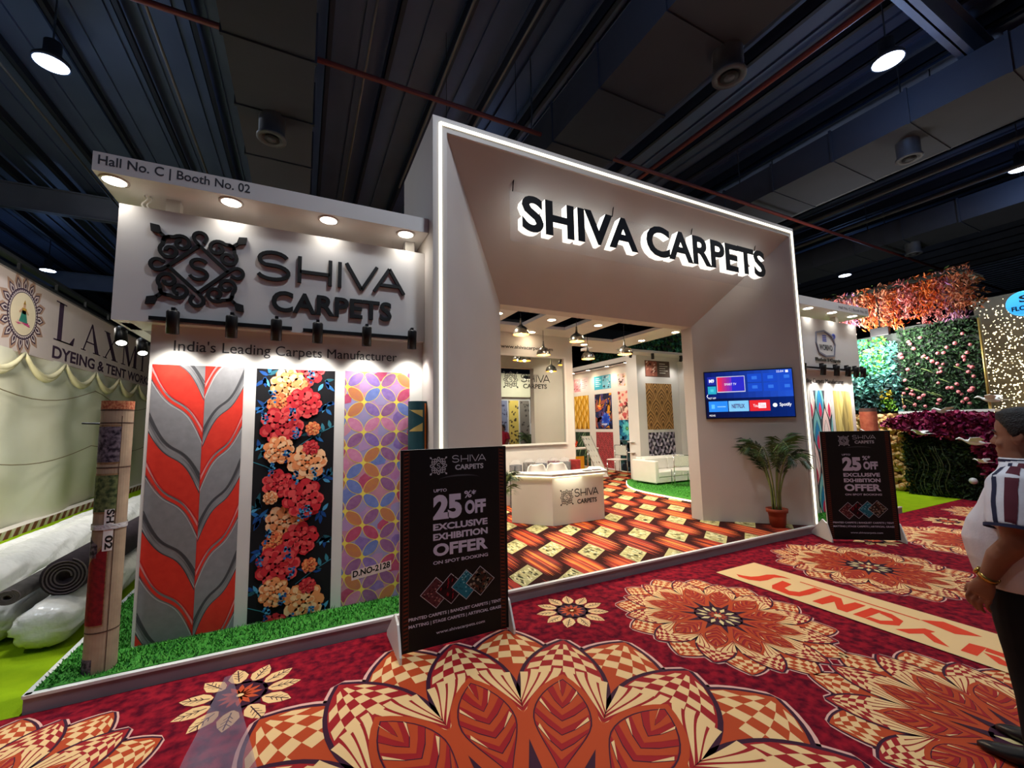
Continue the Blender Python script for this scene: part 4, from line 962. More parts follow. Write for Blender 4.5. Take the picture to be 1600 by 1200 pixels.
def shell_chair(x, y, rz, label):
    t = thing('shell_chair', (x, y, .106), label, 'chair', 'white shell chairs behind the counter', rz); b = MB(); n = 12
    prof = [(-.22, .45, .20), (-.1, .42, .23), (.08, .415, .235), (.17, .45, .235), (.215, .56, .235), (.235, .68, .215), (.25, .78, .17), (.252, .81, .12)]
    vs = []
    for y_, z_, w_ in prof:
        for k in range(n+1): u = -1+2*k/n; vs.append((u*w_, y_-.05*u*u*(z_ > .46), z_+.05*u*u*(z_ < .5)))
    b.add(vs, [(i*(n+1)+k, i*(n+1)+k+1, (i+1)*(n+1)+k+1, (i+1)*(n+1)+k) for i in range(len(prof)-1) for k in range(n)], white2)
    o = b.build('seat_shell', t, True); s_ = o.modifiers.new('thick', 'SOLIDIFY'); s_.thickness = .012
    for sx in (-1, 1):
        for sy in (-1, 1): MB().tube([(sx*.14, sy*.12, .42), (sx*.21, sy*.2, 0)], .013, chrome, 8).build('leg', t, True)
shell_chair(3.66, 6.18, .1, 'white shell chair nearer the dark palm behind the counter'); shell_chair(4.05, 6.22, -.1, 'white shell chair nearer the red roll behind the counter')

plw = mat('shrink_wrap', (220, 222, 226), .15, noise=(12, .2, (190, 192, 198)), alpha=.22, bump=(18, .6))
for i, (x, c, l) in enumerate(((3.55, (44, 48, 66), 'navy wrapped carpet roll at the palm end of the row under the mirror'), (3.83, (92, 84, 76), 'brown grey wrapped carpet roll standing under the mirror'), (4.08, (48, 58, 96), 'blue wrapped carpet roll standing under the mirror'), (4.37, (120, 44, 62), 'maroon wrapped carpet roll standing under the mirror'), (4.62, (82, 88, 92), 'grey wrapped carpet roll beside the bright red one'), (4.86, (170, 48, 50), 'bright red carpet roll at the end of the mirror wall'))):
    t = thing('wrapped_carpet_roll', (x, 7.0, .106), l, 'carpet roll', 'carpet rolls under the mirror')
    rollbody(.115, .76+.03*(i % 2), mat('under_mirror_roll_%d' % i, c, .7, noise=(14, .25, tuple(int(v*.7) for v in c)))).build('roll_body', t)
    if i < 5:
        b = MB(); rg = [[(Vector((0, 0, z))+Vector((cos(a), sin(a), 0))*(.121+.007*sin(5*a+z*20))*k) for a in [2*pi*j/24 for j in range(24)]] for z, k in ((0.005, 1), (.2, 1), (.5, 1), (.78, 1.0), (.83, .7), (.86, .3))]
        b.loft(rg, plw, False).build('plastic_wrap', t, True)

# sofa corner
sp_ = [(6.56, 4.85), (6.56, 6.2), (6.59, 6.9), (6.68, 7.35), (6.86, 7.72), (7.1, 8.05), (7.5, 8.5), (9.54, 8.5), (9.54, 4.85)]
t = thing('sofa_podium', (7.8, 6.7, .106), 'low grass-topped podium with glowing curved edge under the sofa', 'podium'); QO = (7.8, 6.7, .106)
rel(MB().prism([(x, y, .106) for x, y in sp_], (0, 0, .035), white2), QO).build('podium_body', t)
b = MB().prism([(x, y, .1415) for x, y in sp_], (0, 0, .012), gm[0])
for _ in range(7000):
    x, y = random.uniform(6.7, 9.4), random.uniform(5.3, 8.4)
    if y > 7.3+(x-6.65)*1.3: continue
    a = random.uniform(0, 6.3); b.add([(x-.006*cos(a), y-.006*sin(a), .15), (x+.006*cos(a), y+.006*sin(a), .15), (x+random.uniform(-.02, .02), y, .175)], [(0, 1, 2)], random.choice(gm))
tag(rel(b, QO).build('grass_top', t), kind='stuff')
rel(MB().tube([(x-.02, y, .122) for x, y in sp_[:7]], .008, ledc, 6), QO).build('led_strip', t)
lea = mat('white_leather', (228, 226, 220), .4, noise=(4, .35, (220, 218, 212)), bump=(40, .05))
t = thing('sofa', (8.2, 7.72, .155), 'white leather box sofa on the grass podium before the posters', 'sofa')
MB().box((-.87, -.38, .04), (-.75, .38, .55), lea).build('armrest', t, bevel=.02); MB().box((.75, -.38, .04), (.87, .38, .55), lea).build('armrest', t, bevel=.02)
MB().box((-.75, .2, .04), (.75, .38, .60), lea).build('backrest', t, bevel=.02)
MB().box((-.75, -.36, .04), (.75, .2, .16), lea).build('base', t, bevel=.01)
for i in (0, 1): MB().box((-.745+.75*i, -.37, .16), (-.005+.75*i, .2, .30), lea).build('seat_cushion', t, bevel=.025)
for i in (0, 1): MB().box((-.745+.75*i, .07, .30), (-.005+.75*i, .2, .58), lea).build('back_cushion', t, bevel=.03)
for sx in (-.8, .8):
    for sy in (-.3, .3): MB().tube([(sx, sy, 0), (sx, sy, .05)], .02, chrome, 8).build('foot', t)
meshm = mat('chair_mesh', (206, 208, 200), .6, noise=(60, .2, (180, 182, 176)))
def mesh_chair(x, y, z, rz, label, k=1):
    t = thing('mesh_chair', (x, y, z), label, 'chair', 'chrome mesh-back chairs', rz); t.scale = (k, k, k*.97)     # sitter faces -y locally
    MB().box((-.22, -.22, .43), (.22, .2, .46), white2).build('seat', t, bevel=.01)
    MB().box((-.19, .2, .56), (.19, .212, .84), meshm).build('mesh_back', t)
    b = MB()
    for sx in (-.21, .21): b.tube([(sx, .19, .42), (sx, .205, .56), (sx, .206, .86)], .011, chrome, 8)
    b.tube([(-.21, .206, .86), (.21, .206, .86)], .011, chrome, 8); b.tube([(-.21, .206, .56), (.21, .206, .56)], .009, chrome, 8); b.build('back_frame', t, True)
    for sx in (-.21, .21):
        for sy in (-.2, .19): MB().tube([(sx, sy, .44), (sx, sy*1.08, 0)], .011, chrome, 8).build('leg', t, True)
mesh_chair(8.36, 9.86, .106, -1.3, 'mesh-back chair beside the dark red poster wall')
mesh_chair(7.72, 6.95, .155, 2.5, 'mesh-back chair on the grass podium before the sofa', .84)

# posters
PW = Plane((9.0, 0, 0), (0, -1, 0), (0, 0, 1)); PC = facing_front(8.5)
def poster(pl, r, base, draw, label, grp='posters on the inner walls'):
    p = Print(pl, r, ink(base), .008); draw(p, *r); o = p.build('wall_poster'); return tag(o, label, 'poster', grp)
def swirl(cols, n, rx, ry):
    def f(p, u0, v0, u1, v1):
        for i in range(n): p.blob(random.uniform(u0, u1), random.uniform(v0, v1), rx*random.uniform(.5, 1.3), ry*random.uniform(.5, 1.3), ink(random.choice(cols)), 1+i % 5, random.uniform(0, 3), 9, .25)
    return f
def leaves(cols, n, L, W, ang=None):
    def f(p, u0, v0, u1, v1):
        for i in range(n): p.leaf(random.uniform(u0, u1), random.uniform(v0, v1), (random.uniform(0, 6.3) if ang is None else ang+random.uniform(-.4, .4)), L*random.uniform(.6, 1.3), W, ink(random.choice(cols)), 1+i % 6)
    return f
def infocard(a, bgtxt, pic):
    def f(p, u0, v0, u1, v1):
        W, H = u1-u0, v1-v0; x0 = u0+(.52*W if a else 0.02*W)
        px = u0+(0.02*W if a else .5*W)
        p.poly([(px, v0+.04*H), (px+.46*W, v0+.04*H), (px+.46*W, v1-.04*H), (px, v1-.04*H)], ink(pic[0]), 1)
        for i in range(26): p.blob(random.uniform(px+.03*W, px+.43*W), random.uniform(v0+.1*H, v1-.1*H), .05*W, .05*H, ink(random.choice(pic)), 2, random.random(), 7, .3)
        for i in range(5): p.poly([(x0+.06*W, v1-H*(.2+.14*i)), (x0+W*(.3+.1*(i % 2)), v1-H*(.2+.14*i)), (x0+W*(.3+.1*(i % 2)), v1-H*(.155+.14*i)), (x0+.06*W, v1-H*(.155+.14*i))], ink(bgtxt), 2)
    return f
C1, C2, C3 = (-12.85, -11.98), (-11.64, -10.76), (-10.45, -9.66)
poster(PW, (C1[0], 2.74, C1[1], 3.24), (232, 214, 216), infocard(True, (190, 160, 170), [(214, 150, 156), (180, 90, 100), (240, 200, 200)]), 'pale pink information poster above the golden leaf poster')
poster(PW, (C2[0], 2.74, C2[1], 3.20), (60, 160, 186), infocard(False, (200, 236, 240), [(120, 190, 214), (40, 60, 80), (210, 230, 240), (90, 120, 160)]), 'turquoise information poster above the dark tropical poster')
poster(PW, (C3[0], 2.74, C3[1], 3.17), (226, 222, 210), infocard(True, (150, 150, 140), [(220, 190, 190), (70, 50, 60), (200, 160, 80)]), 'cream information poster with arch pictures above the pink flower poster')
def goldleaf(p, u0, v0, u1, v1):
    for r in range(7):
        for c in range(4):
            x, y = u0+(c+.5*(r % 2))*.29, v0+r*.2-.05
            p.leaf(x, y, pi/2, .42, .3, ink((90, 56, 14)), 1+(7-r)*3); p.leaf(x, y+.01, pi/2, .40, .27, ink((206, 152, 40)), 2+(7-r)*3); p.leaf(x+.03, y+.02, pi/2-.1, .34, .09, ink((240, 200, 110)), 3+(7-r)*3)
poster(PW, (C1[0], 1.41, C1[1], 2.6), (150, 100, 24), goldleaf, 'tall poster of golden overlapping leaves by the mirror wall')
def tropic(p, u0, v0, u1, v1):
    leaves([(30, 44, 90), (206, 140, 40), (24, 26, 50), (70, 60, 110), (150, 80, 70)], 60, .5, .13)(p, u0, v0, u1, v1)
    for i in range(14): p.leaf(u0+.55, v0+.32, 2*pi*i/14, .26, .10, ink((36, 70, 190) if i % 2 else (70, 120, 220)), 8+i % 2)
    p.text('KRISP', (u0+.34, v0+.13, u0+.62, v0+.19), ink((220, 224, 240)), .03, 12)
    p.leaf(u0+.12, v0+.78, -.5, .26, .12, ink((230, 110, 50)), 9); p.leaf(u0+.14, v0+.80, -.3, .2, .06, ink((250, 190, 110)), 10)
poster(PW, (C2[0], 1.41, C2[1], 2.59), (34, 34, 60), tropic, 'dark blue tropical poster with orange leaves and a blue flower')
poster(PW, (C3[0], 1.70, C3[1], 2.6), (232, 190, 172), swirl([(206, 100, 100), (180, 70, 80), (240, 214, 196), (150, 110, 100), (222, 130, 120)], 70, .09, .06), 'pink and cream flower poster by the pillar')
poster(PW, (C1[0], .13, C1[1], 1.31), (40, 58, 44), leaves([(120, 146, 110), (30, 44, 34), (80, 108, 80)], 60, .4, .05, 1.0), 'dark green feathered poster behind the leaning sample rack')
def herring(p, u0, v0, u1, v1):
    for r in range(24):
        for c in range(5):
            x, y = u0+c*.2, v0+r*.075-.3; m_ = ink([(120, 30, 40), (180, 50, 60), (150, 40, 50), (96, 24, 34)][(r+c) % 4])
            p.poly([(x, y), (x+.1, y+.2), (x+.1, y+.235), (x, y+.035)], m_, 2); p.poly([(x+.1, y+.2), (x+.2, y), (x+.2, y+.035), (x+.1, y+.235)], m_, 2)
            p.line([(x, y), (x+.1, y+.2), (x+.2, y)], .006, ink((206, 130, 130)), 3)
poster(PW, (C2[0], .15, C2[1], 1.315), (140, 36, 46), herring, 'dark red herringbone poster behind the mesh-back chair')
def bluefl(p, u0, v0, u1, v1):
    swirl([(40, 130, 170), (30, 90, 140), (70, 160, 190), (24, 70, 110)], 40, .1, .08)(p, u0, v0, u1, v1)
    for cx, cy, r in ((u0+.36, v0+.36, .24), (u1-.05, v0+.3, .14)):
        for i in range(12): p.leaf(cx, cy, 2*pi*i/12, r, r*.5, ink((100, 200, 206) if i % 2 else (70, 176, 190)), 7+i % 2)
        p.blob(cx, cy, r*.26, r*.26, ink((60, 130, 90)), 10); p.blob(cx, cy, r*.13, r*.13, ink((120, 190, 110)), 11)
poster(PW, (C3[0], 1.07, C3[1], 1.695), (36, 110, 150), bluefl, 'blue poster with turquoise daisies under the pink flower poster')
poster(PW, (C3[0], .12, C3[1], 1.065), (24, 34, 46), swirl([(40, 60, 84), (20, 26, 36), (60, 84, 100), (34, 70, 70)], 60, .1, .12), 'darkest navy poster at floor height beside the pillar')
poster(PC, (8.30, 2.84, 9.22, 3.29), (84, 70, 62), infocard(True, (206, 198, 186), [(140, 84, 70), (220, 196, 186), (90, 50, 44), (180, 120, 100)]), 'brown information poster on top of the pillar')
def scallop(p, u0, v0, u1, v1):
    W = u1-u0
    for r in range(5):
        for c in range(4):
            x, y = u0+(c+.5*(r % 2))*W*.46-.1*W, v0+(4-r)*.30-.30
            for k in range(8): s_ = 1-k*.11; p.leaf(x, y+.01*k, pi/2, .56*s_, .42*s_, ink((176, 134, 84) if k % 2 == 0 else (104, 76, 44)), 2+r*10+k)
poster(PC, (8.29, 1.41, 9.25, 2.66), (150, 116, 72), scallop, 'tan poster of contoured scale shapes on the pillar')
def tri(p, u0, v0, u1, v1):
    s_ = .2
    for r in range(-1, 5):
        for c in range(-1, 6):
            x, y = u0+c*s_+.1*(r % 2), v0+r*s_
            for k in range(6):
                a = k*pi/3; p.poly([(x, y), (x+.13*cos(a), y+.13*sin(a)), (x+.13*cos(a+pi/3), y+.13*sin(a+pi/3))], ink([(176, 168, 186), (60, 56, 66), (134, 126, 146), (38, 36, 44), (200, 194, 208), (96, 90, 104)][(k+r+c) % 6]), 2+(k % 2))
poster(PC, (8.30, .56, 9.28, 1.33), (120, 114, 130), tri, 'grey faceted triangle poster behind the sofa')
poster(Plane((9.54, 0, 0), (0, -1, 0), (0, 0, 1)), (-8.25, .55, -7.6, 1.45), (140, 30, 34), swirl([(120, 24, 30), (170, 50, 50)], 20, .1, .1), 'dark red poster on the side wall behind the sofa arm')
for z, l in ((1.08, 'upper small white shelf on the pillar edge'), (.80, 'lower small white shelf on the pillar edge')):
    tag(MB().box((7.90, 8.70, z), (8.0, 8.88, z+.018), white2).build('wall_shelf'), l, 'shelf')
canw = (8.5, 9.0)
t = thing('canopy_shelf', (8.75, 11, 3.42), 'inner canopy with four downlights over the poster wall', 'canopy'); YO_ = (8.75, 11, 3.42)
rel(MB().box((8.5, 8.9, 3.42), (9.12, 13.2, 3.56), white), YO_).build('canopy_board', t)
for y in (12.5, 11.6, 10.6, 9.7):
    q = rel(MB().lathe([(.085, 0), (.085, -.008), (.066, -.008)], white2, (8.72, y, 3.42), 16), YO_).build('downlight', t, True)
    rel(MB().lathe([(.067, -.009), (0, -.009)], lampw, (8.72, y, 3.42), 16), YO_).build('lit_lens', q)
    light('SPOT', (-.03, y-11, -.03), 36, WARM, t, aim=(-.1, y-11, -2), size=.05, spot=2.5, blend=1)
tag(MB().box((8.52, 9.3, 3.38), (8.545, 13, 3.41), spotm).build('track_rail'), 'black lighting track under the inner canopy', 'track rail', 'black lighting tracks')
spot(7.55, 8.2, 3.36, (7.9, 9.0, 2.2), 'dark spotlight turned away above the pillar posters', 12)
spot(8.25, 8.15, 3.35, (8.6, 8.5, 2.0), 'lit spotlight aimed at the pillar posters', 22)
spot(9.3, 8.15, 3.33, (9.2, 8.5, 2.0), 'lit spotlight beside the portal reveal aimed at the pillar', 14)
flood((4.3, 10.5, 3.6), (5.6, 10.6, .4), 220, 'added fill lamp behind the mirror wall lighting the poster aisle', WARM, .6)  # added fill for the posters, hidden behind the mirror wall

# sample table and rack at the back
t = thing('display_table', (7.0, 9.75, .106), 'metal-framed display table at the back corner by the mirror wall', 'table')
MB().box((-.42, -.25, .80), (.42, .25, .83), white2).build('table_top', t)
for sx in (-.4, .4):
    for sy in (-.23, .23): MB().tube([(sx, sy, .8), (sx, sy, 0)], .014, chrome, 8).build('leg', t, True)
t = thing('sample_rack', (7.05, 9.32, .106), 'leaning perforated white rack before the display table', 'rack')
rk = mat('rack_white', (214, 214, 208), .4, noise=(6, .3, (204, 204, 198)))
def tilt(x, z, h=0): return (x+.26*(1.15-z)-.13, -.30+.32*z-h, z)
b = MB(); NX, NZ = 11, 21
for i in range(NX):
    for j in range(NZ):
        hole = (i % 3 == 1 and j % 3 == 1 and 0 < i < NX-1)
        x0, x1, z0, z1 = -.16+.32*i/NX, -.16+.32*(i+1)/NX, .08+1.08*j/NZ, .08+1.08*(j+1)/NZ
        if not hole: b.add([tilt(x0, z0), tilt(x1, z0), tilt(x1, z1), tilt(x0, z1)], [(0, 1, 2, 3)], rk)
o = b.build('perforated_panel', t); m_ = o.modifiers.new('thick', 'SOLIDIFY'); m_.thickness = .012
for s_ in (-.16, .16): MB().tube([tilt(s_, 0.0), tilt(s_, 1.17)], .01, chrome, 6).build('rack_rail', t)
MB().tube([tilt(0, 1.1), (0.05, .3, 0)], .01, chrome, 6).build('rear_strut', t)
b = MB()
for i in range(70):
    a, r_ = random.uniform(0, 6.3), random.uniform(.02, .15); c = Vector((r_*cos(a), r_*.6*sin(a), random.uniform(.02, .22))); d = Vector((random.uniform(-1, 1), random.uniform(-1, 1), random.uniform(0, 1)))*.06; e = d.cross(Vector((0, 0, 1)))*.6
    b.add([c-d, c+e, c+d, c-e], [(0, 1, 2, 3)], mat('orange_cloth_%d' % (i % 3), ((230, 84, 20), (250, 130, 40), (190, 50, 20))[i % 3], .7, noise=(8, .3, (210, 70, 20))))
tag(b.build('orange_flower_bunch', None, loc=(6.72, 9.75, .94)), 'bright orange flower bunch on the display table', 'flowers')
b = MB().box((-.14, -.01, 0), (.14, .01, .62), mat('sample_yellow', (214, 150, 20), .8, noise=(5, .3, (196, 130, 16)))); q = b.build('sample_board', None, loc=(6.72, 9.44, .11)); tag(q, 'mustard yellow sample board leaning beside the perforated rack', 'board')
# ================================================================== FLOWER STAND (side aisle)
def cols(prefix, L, rough=.6): return [mat('%s_%d' % (prefix, i), c, rough, noise=(9, .3, tuple(int(v*.8) for v in c)), spec=.2) for i, c in enumerate(L)]
def leafcloud(mb, n, pos, size, ms, flat=.5, droop=None, narrow=.5):
    for _ in range(n):
        c = Vector(pos()); d = Vector((random.gauss(0, 1), random.gauss(0, 1), random.gauss(0, 1))); 
        if droop: d += Vector(droop)
        d.normalize(); e = d.cross(Vector((random.gauss(0, 1), random.gauss(0, 1), random.gauss(0, 1)))).normalized(); s_ = size*random.uniform(.6, 1.3); n_ = d.cross(e)*s_*.12
        mb.add([c-d*s_*.5, c+e*s_*narrow*.5+n_, c+d*s_*.5, c-e*s_*narrow*.5+n_], [(0, 1, 2, 3)], random.choice(ms))
FX = 11.95
frame = mat('stand_frame', (38, 44, 40), .7, noise=(4, .3, (30, 36, 32)))
gold = mat('gold_post', (186, 160, 92), .35, .7, noise=(8, .3, (166, 140, 76)))
# succulent panel
o = (FX, 5.2, 2.6); t = thing('succulent_panel', o, 'green wall panel of succulents under the hanging orange flowers', 'plant panel')
rel(MB().box((FX, 4.42, 1.72), (FX+.1, 8.0, 3.5), frame), o).build('panel_back', t)
def succ(nm, n, fy, fz, ms, size): 
    b = MB(); leafcloud(b, n, lambda: (FX-random.uniform(.02, .16), fy(), fz()), size, ms, narrow=.7); rel(b, o).build(nm, t)
U = random.uniform
succ('foliage_bright', 900, lambda: U(4.6, 6.2), lambda: U(2.6, 3.45), cols('leaf_bright', [(70, 160, 74), (110, 190, 60), (60, 150, 110)]), .10)
succ('foliage_pale', 900, lambda: U(4.45, 5.6), lambda: U(2.15, 3.3), cols('leaf_pale', [(96, 170, 150), (80, 140, 140), (120, 180, 160)]), .11)
succ('foliage_dark', 900, lambda: U(4.42, 6.0), lambda: U(1.74, 2.5), cols('leaf_teal', [(50, 92, 92), (64, 110, 104), (34, 66, 62), (40, 60, 64)]), .11)
succ('foliage_lime', 200, lambda: U(4.55, 4.85), lambda: U(1.76, 2.0), cols('leaf_lime', [(90, 150, 40), (120, 170, 50)]), .09)
succ('yellow_flowers', 90, lambda: U(4.6, 4.85), lambda: U(2.0, 2.22), cols('petal_yellow', [(206, 180, 50), (186, 160, 40)]), .09)
# rose panel
o2 = (FX, 3.8, 2.6); t = thing('rose_panel', o2, 'dark leafy wall panel dotted with single pink roses', 'plant panel')
rel(MB().box((FX, 3.16, 1.70), (FX+.1, 4.42, 3.6), frame), o2).build('panel_back', t)
b = MB(); leafcloud(b, 3200, lambda: (FX-U(.01, .13), U(3.17, 4.42), U(1.72, 3.55)), .085, cols('leaf_rose', [(36, 62, 38), (24, 44, 28), (52, 84, 50), (70, 100, 64)])); rel(b, o2).build('foliage', t)
rosep = cols('rose_pink', [(226, 130, 136), (206, 104, 112), (240, 170, 170)])
def rosemesh(ms, R):
    b = MB()
    for k, (r, z0, z1) in enumerate(((1.0, 0, .55), (.75, .1, .75), (.48, .2, .85), (.22, .3, .85))):
        b.lathe([(r*R*.55, z0*R), (r*R, (z0+z1)/2*R), (r*R*.86, z1*R)], ms[k % len(ms)], (0, 0, 0), 9)
    b.ball((0, 0, .35*R), .4*R, ms[1], 6); return b
rm = None
for i in range(58):
    y, z = U(3.22, 4.4), U(1.82, 3.3)
    if rm is None: rm = rosemesh(rosep, .034).build('rose', t, True); r_ = rm
    else: r_ = rm.copy(); COL.objects.link(r_)
    r_.location = (-U(.12, .17), y-o2[1], z-o2[2]); r_.rotation_euler = (U(-.4, .4), -pi/2+U(-.5, .5), 0); s_ = U(.8, 1.25); r_.scale = (s_, s_, s_)
b = MB()
for i in range(9):
    y, z = U(3.3, 4.2), U(1.8, 2.8); b.tube([(-.16, y-o2[1]+.3*sin(k/8*pi)*U(.9, 1.1)*.6, z-o2[2]+.5*k/8-.5*(k/8)**2) for k in range(9)], .006, cols('tendril', [(120, 140, 80)])[0], 5)
b.build('tendrils', t, True)
tag(MB().tube([(FX-.12, 3.13, 1.2), (FX-.12, 3.13, 3.52)], .022, gold, 8).build('gold_post', None, True), 'thin gilded post at the edge of the rose panel', 'post')
tag(MB().tube([(FX-.12, 4.43, 1.6), (FX-.12, 4.43, 2.1)], .015, gold, 8).build('gold_post', None, True), 'short gilded post between rose panel and succulents', 'post')
tag(MB().box((FX-.2, 3.05, 1.68), (FX+.1, 4.5, 1.73), white2).build('panel_ledge'), 'white ledge under the rose panel', 'ledge')
# cream rose wall
o3 = (FX-.15, 5.0, .9); t = thing('cream_rose_wall', o3, 'wall covered in cream and apricot roses behind the farther offer board', 'flower wall')
rel(MB().box((FX-.12, 4.3, 0.01), (FX+.05, 7.5, 1.70), mat('rose_wall_back', (150, 110, 70), .8, noise=(6, .3, (120, 84, 50)))), o3).build('wall_backing', t)
crm = cols('rose_cream', [(232, 186, 120), (214, 150, 84), (240, 206, 150)]); rm = None
pts = [(U(4.33+.25*(1.6-z)*.2, 5.75), z) for z in [U(.05, 1.66) for _ in range(420)]]
for i, (y, z) in enumerate(pts[:100]):
    if rm is None: rm = rosemesh(crm, .07).build('rose', t, True); r_ = rm
    else: r_ = rm.copy(); COL.objects.link(r_)
    r_.location = (-.02, y-o3[1], z-o3[2]); r_.rotation_euler = (U(-.4, .4), -pi/2+U(-.4, .4), 0); s_ = U(.8, 1.2); r_.scale = (s_, s_, s_)
b = MB()
for (y, z) in pts[100:]:
    k = len(b.v); q = rosemesh(crm, .07*U(.8, 1.1)); R_ = Matrix.Rotation(-pi/2+U(-.4, .4), 4, 'Y'); b.add([R_ @ Vector(p)+Vector((.0, y-o3[1], z-o3[2])) for p in q.v], q.f, random.choice(crm))
tag(b.build('rose_filling', t, True), kind='stuff')
# hedge and magenta arch
t = thing('leafy_hedge', (FX-.3, 3.95, 0), 'dark leafy hedge under the arch of magenta flowers', 'hedge')
MB().box((-.1, -.7, 0.005), (.1, .33, 1.35), frame).build('hedge_core', t)
b = MB(); leafcloud(b, 3000, lambda: (-.1-U(0, .12), U(-.7, .42), U(.02, 1.4)), .09, cols('leaf_hedge', [(26, 44, 26), (18, 32, 20), (44, 66, 38), (60, 80, 50)])); b.build('foliage', t)
b = MB(); 
for i in range(10): y = U(-.6, .3); b.tube([(-.21, y+.05*sin(k), .05+.12*k) for k in range(9)], .008, cols('vine_stem', [(96, 104, 72)])[0], 5)
b.build('vine_stems', t, True)
t = thing('magenta_flower_arch', (FX-.45, 3.7, 0), 'arched mass of magenta flowers over the dark hedge', 'flowers')
mg = cols('petal_magenta', [(134, 22, 68), (164, 36, 90), (100, 14, 48), (190, 70, 120), (120, 24, 80)])
b = MB()
def mpos():
    while True:
        y, z = U(-1.0, .95), U(.25, 1.78)
        top = 1.72-.10*abs(y-.1)-.2*max(0, y-.5); low = 1.18+.25*sin(y*7)*.2
        if y < -.35: low = 1.1-1.35*min(1, (-.35-y)/.35)
        if y > .5: low = 1.28+.3*(y-.5)
        if low < z < top: return (U(-.2, .15), y, z)
leafcloud(b, 3600, mpos, .10, mg, narrow=.75); b.build('flower_mass', t)
dov = mat('dove_white', (236, 236, 236), .5, noise=(10, .3, (226, 226, 228)))
def dove(x, y, z, rz, s_, l):
    t = thing('ornamental_dove', (x, y, z), l, 'bird ornament', 'white bird ornaments', rz); t.scale = (s_, s_, s_)
    b = MB(); rg = [ring((px, 0, pz), r, r, 12, (0, 1, 0), (0, 0, 1)) for px, pz, r in ((-.17, .0, .004), (-.12, .0, .03), (-.04, .01, .052), (.05, .02, .045), (.10, .04, .024), (.14, .075, .022), (.17, .085, .024), (.195, .08, .014), (.225, .07, .003))]
    b.loft(rg, dov).build('bird_body', t, True)
    MB().prism([(-.14, -.02, 0), (-.30, -.07, .0), (-.31, .07, .0), (-.14, .02, 0)], (0, 0, .008), dov).build('tail', t)
    for sg in (1, -1): MB().prism([(.06, sg*.03, .03), (.03, sg*.17, .10), (-.08, sg*.28, .11), (-.14, sg*.2, .07), (-.07, sg*.03, .03)], (0, 0, .008), dov).build('wing', t)
for a in ((11.3, 3.66, 1.70, 2.6, .75, 'white bird ornament perched on top of the magenta flowers'), (11.25, 4.0, 1.27, 1.2, .8, 'white bird ornament diving at the hedge side of the magenta arch'), (11.2, 3.24, 1.10, 1.9, 1.0, 'white bird ornament with spread wings before the face of the man'), (11.2, 3.16, .76, 1.4, .55, 'small white bird ornament below the spread-winged one'), (11.3, 2.98, 1.88, 1.6, .9, 'white bird ornament flying before the fairy light curtain')): dove(*a)
tag(MB().ball((0, 0, 0), .06, mat('glass_bauble', (220, 224, 230), .08, .3, noise=(8, .3, (206, 210, 218))), 12).build('glass_bauble', None, True, (11.2, 3.3, .40)), 'small clear bauble hanging beside the hedge', 'bauble')
# hanging orange and pink flowers
t = thing('hanging_flower_canopy', (11.5, 4.4, 3.8), 'canopy of hanging orange and pink blossom along the flower stand', 'flowers')
MB().box((-.5, -1.35, .52), (.55, 3.6, .58), frame).build('canopy_frame', t)
b = MB(); leafcloud(b, 260, lambda: (U(-.55, .5), U(-1.3, 3), .56+U(0, .1)), .12, cols('moss', [(70, 96, 40), (50, 74, 34)]), narrow=.3); b.build('moss_top', t)
orange_ = cols('blossom_orange', [(226, 110, 40), (206, 84, 30), (236, 140, 80)]); pinkc = cols('blossom_pink', [(226, 132, 128), (206, 104, 104), (236, 168, 160)]); lil = cols('blossom_lilac', [(206, 150, 190), (190, 140, 200), (222, 170, 186)]); pe = cols('blossom_peach', [(232, 150, 110), (214, 124, 84), (240, 176, 140)])
for i in range(26):
    y = -1.25+i*.125; ms = (pe, lil, pinkc, orange_, pinkc, orange_, pinkc, pinkc, orange_, pe, pinkc, orange_, pe)[i % 13]; ln = (.75, .95, .9, .7, .95, .8, .6)[i % 7]; b = MB(); xx = (-.42, -.25, -.35)[i % 3]
    leafcloud(b, 260, lambda: (xx+random.gauss(0, .10), y+random.gauss(0, .085), .62-ln*U(0, 1)**1.2), .10, ms, droop=(0, 0, -1.6), narrow=.32); b.build('blossom_foliage', t)
b = MB(); leafcloud(b, 240, lambda: (-.3+random.gauss(0, .08), -1.28+random.gauss(0, .13), U(-.2, .45)), .11, cols('dried_leaf', [(110, 72, 34), (150, 100, 50), (84, 60, 30)])+pe, narrow=.4); b.build('dried_leaves', t)
fl_ = mat('flood_housing', (30, 30, 32), .5, .3, noise=(12, .3, (40, 40, 42)))
for y, z, l in ((4.35, 3.42, 'flood lamp glaring under the orange blossom, nearer the rose panel'), (5.05, 3.36, 'flood lamp glaring under the orange blossom, over the succulents')):
    t = thing('flood_lamp', (10.95, y, z), l, 'lamp', 'flood lamps under the blossom')
    MB().box((-.05, -.16, -.09), (.05, .16, .09), fl_).build('housing', t, bevel=.01); MB().box((.05, -.15, -.08), (.056, .15, .08), lampw).build('lit_lens', t)
    MB().tube([(0, 0, .09), (0, 0, .95)], .012, fl_, 6).build('hanging_rod', t)
    light('AREA', (.08, 0, 0), 80, (.96, 1, .95), t, aim=(1.0, -.15, -.75), size=.25); light('AREA', (-.35, 0, -.3), 45, (1, .95, .88), t, aim=(.6, 0, .6), size=.4)  # second light is added fill, brightening the blossom from below
# green strip behind the stand roof
t = thing('roof_hedge', (11.6, 10, 4.0), 'strip of teal and green foliage high behind the inner canopy', 'hedge')
MB().box((0, -4, -.6), (.2, 5, .62), frame).build('hedge_board', t)
b = MB(); leafcloud(b, 2600, lambda: (-U(0, .15), U(-4, 5), U(-.6, .62)), .14, cols('leaf_high', [(60, 130, 100), (90, 170, 140), (40, 90, 76), (70, 120, 60)]), narrow=.7); b.build('foliage', t)
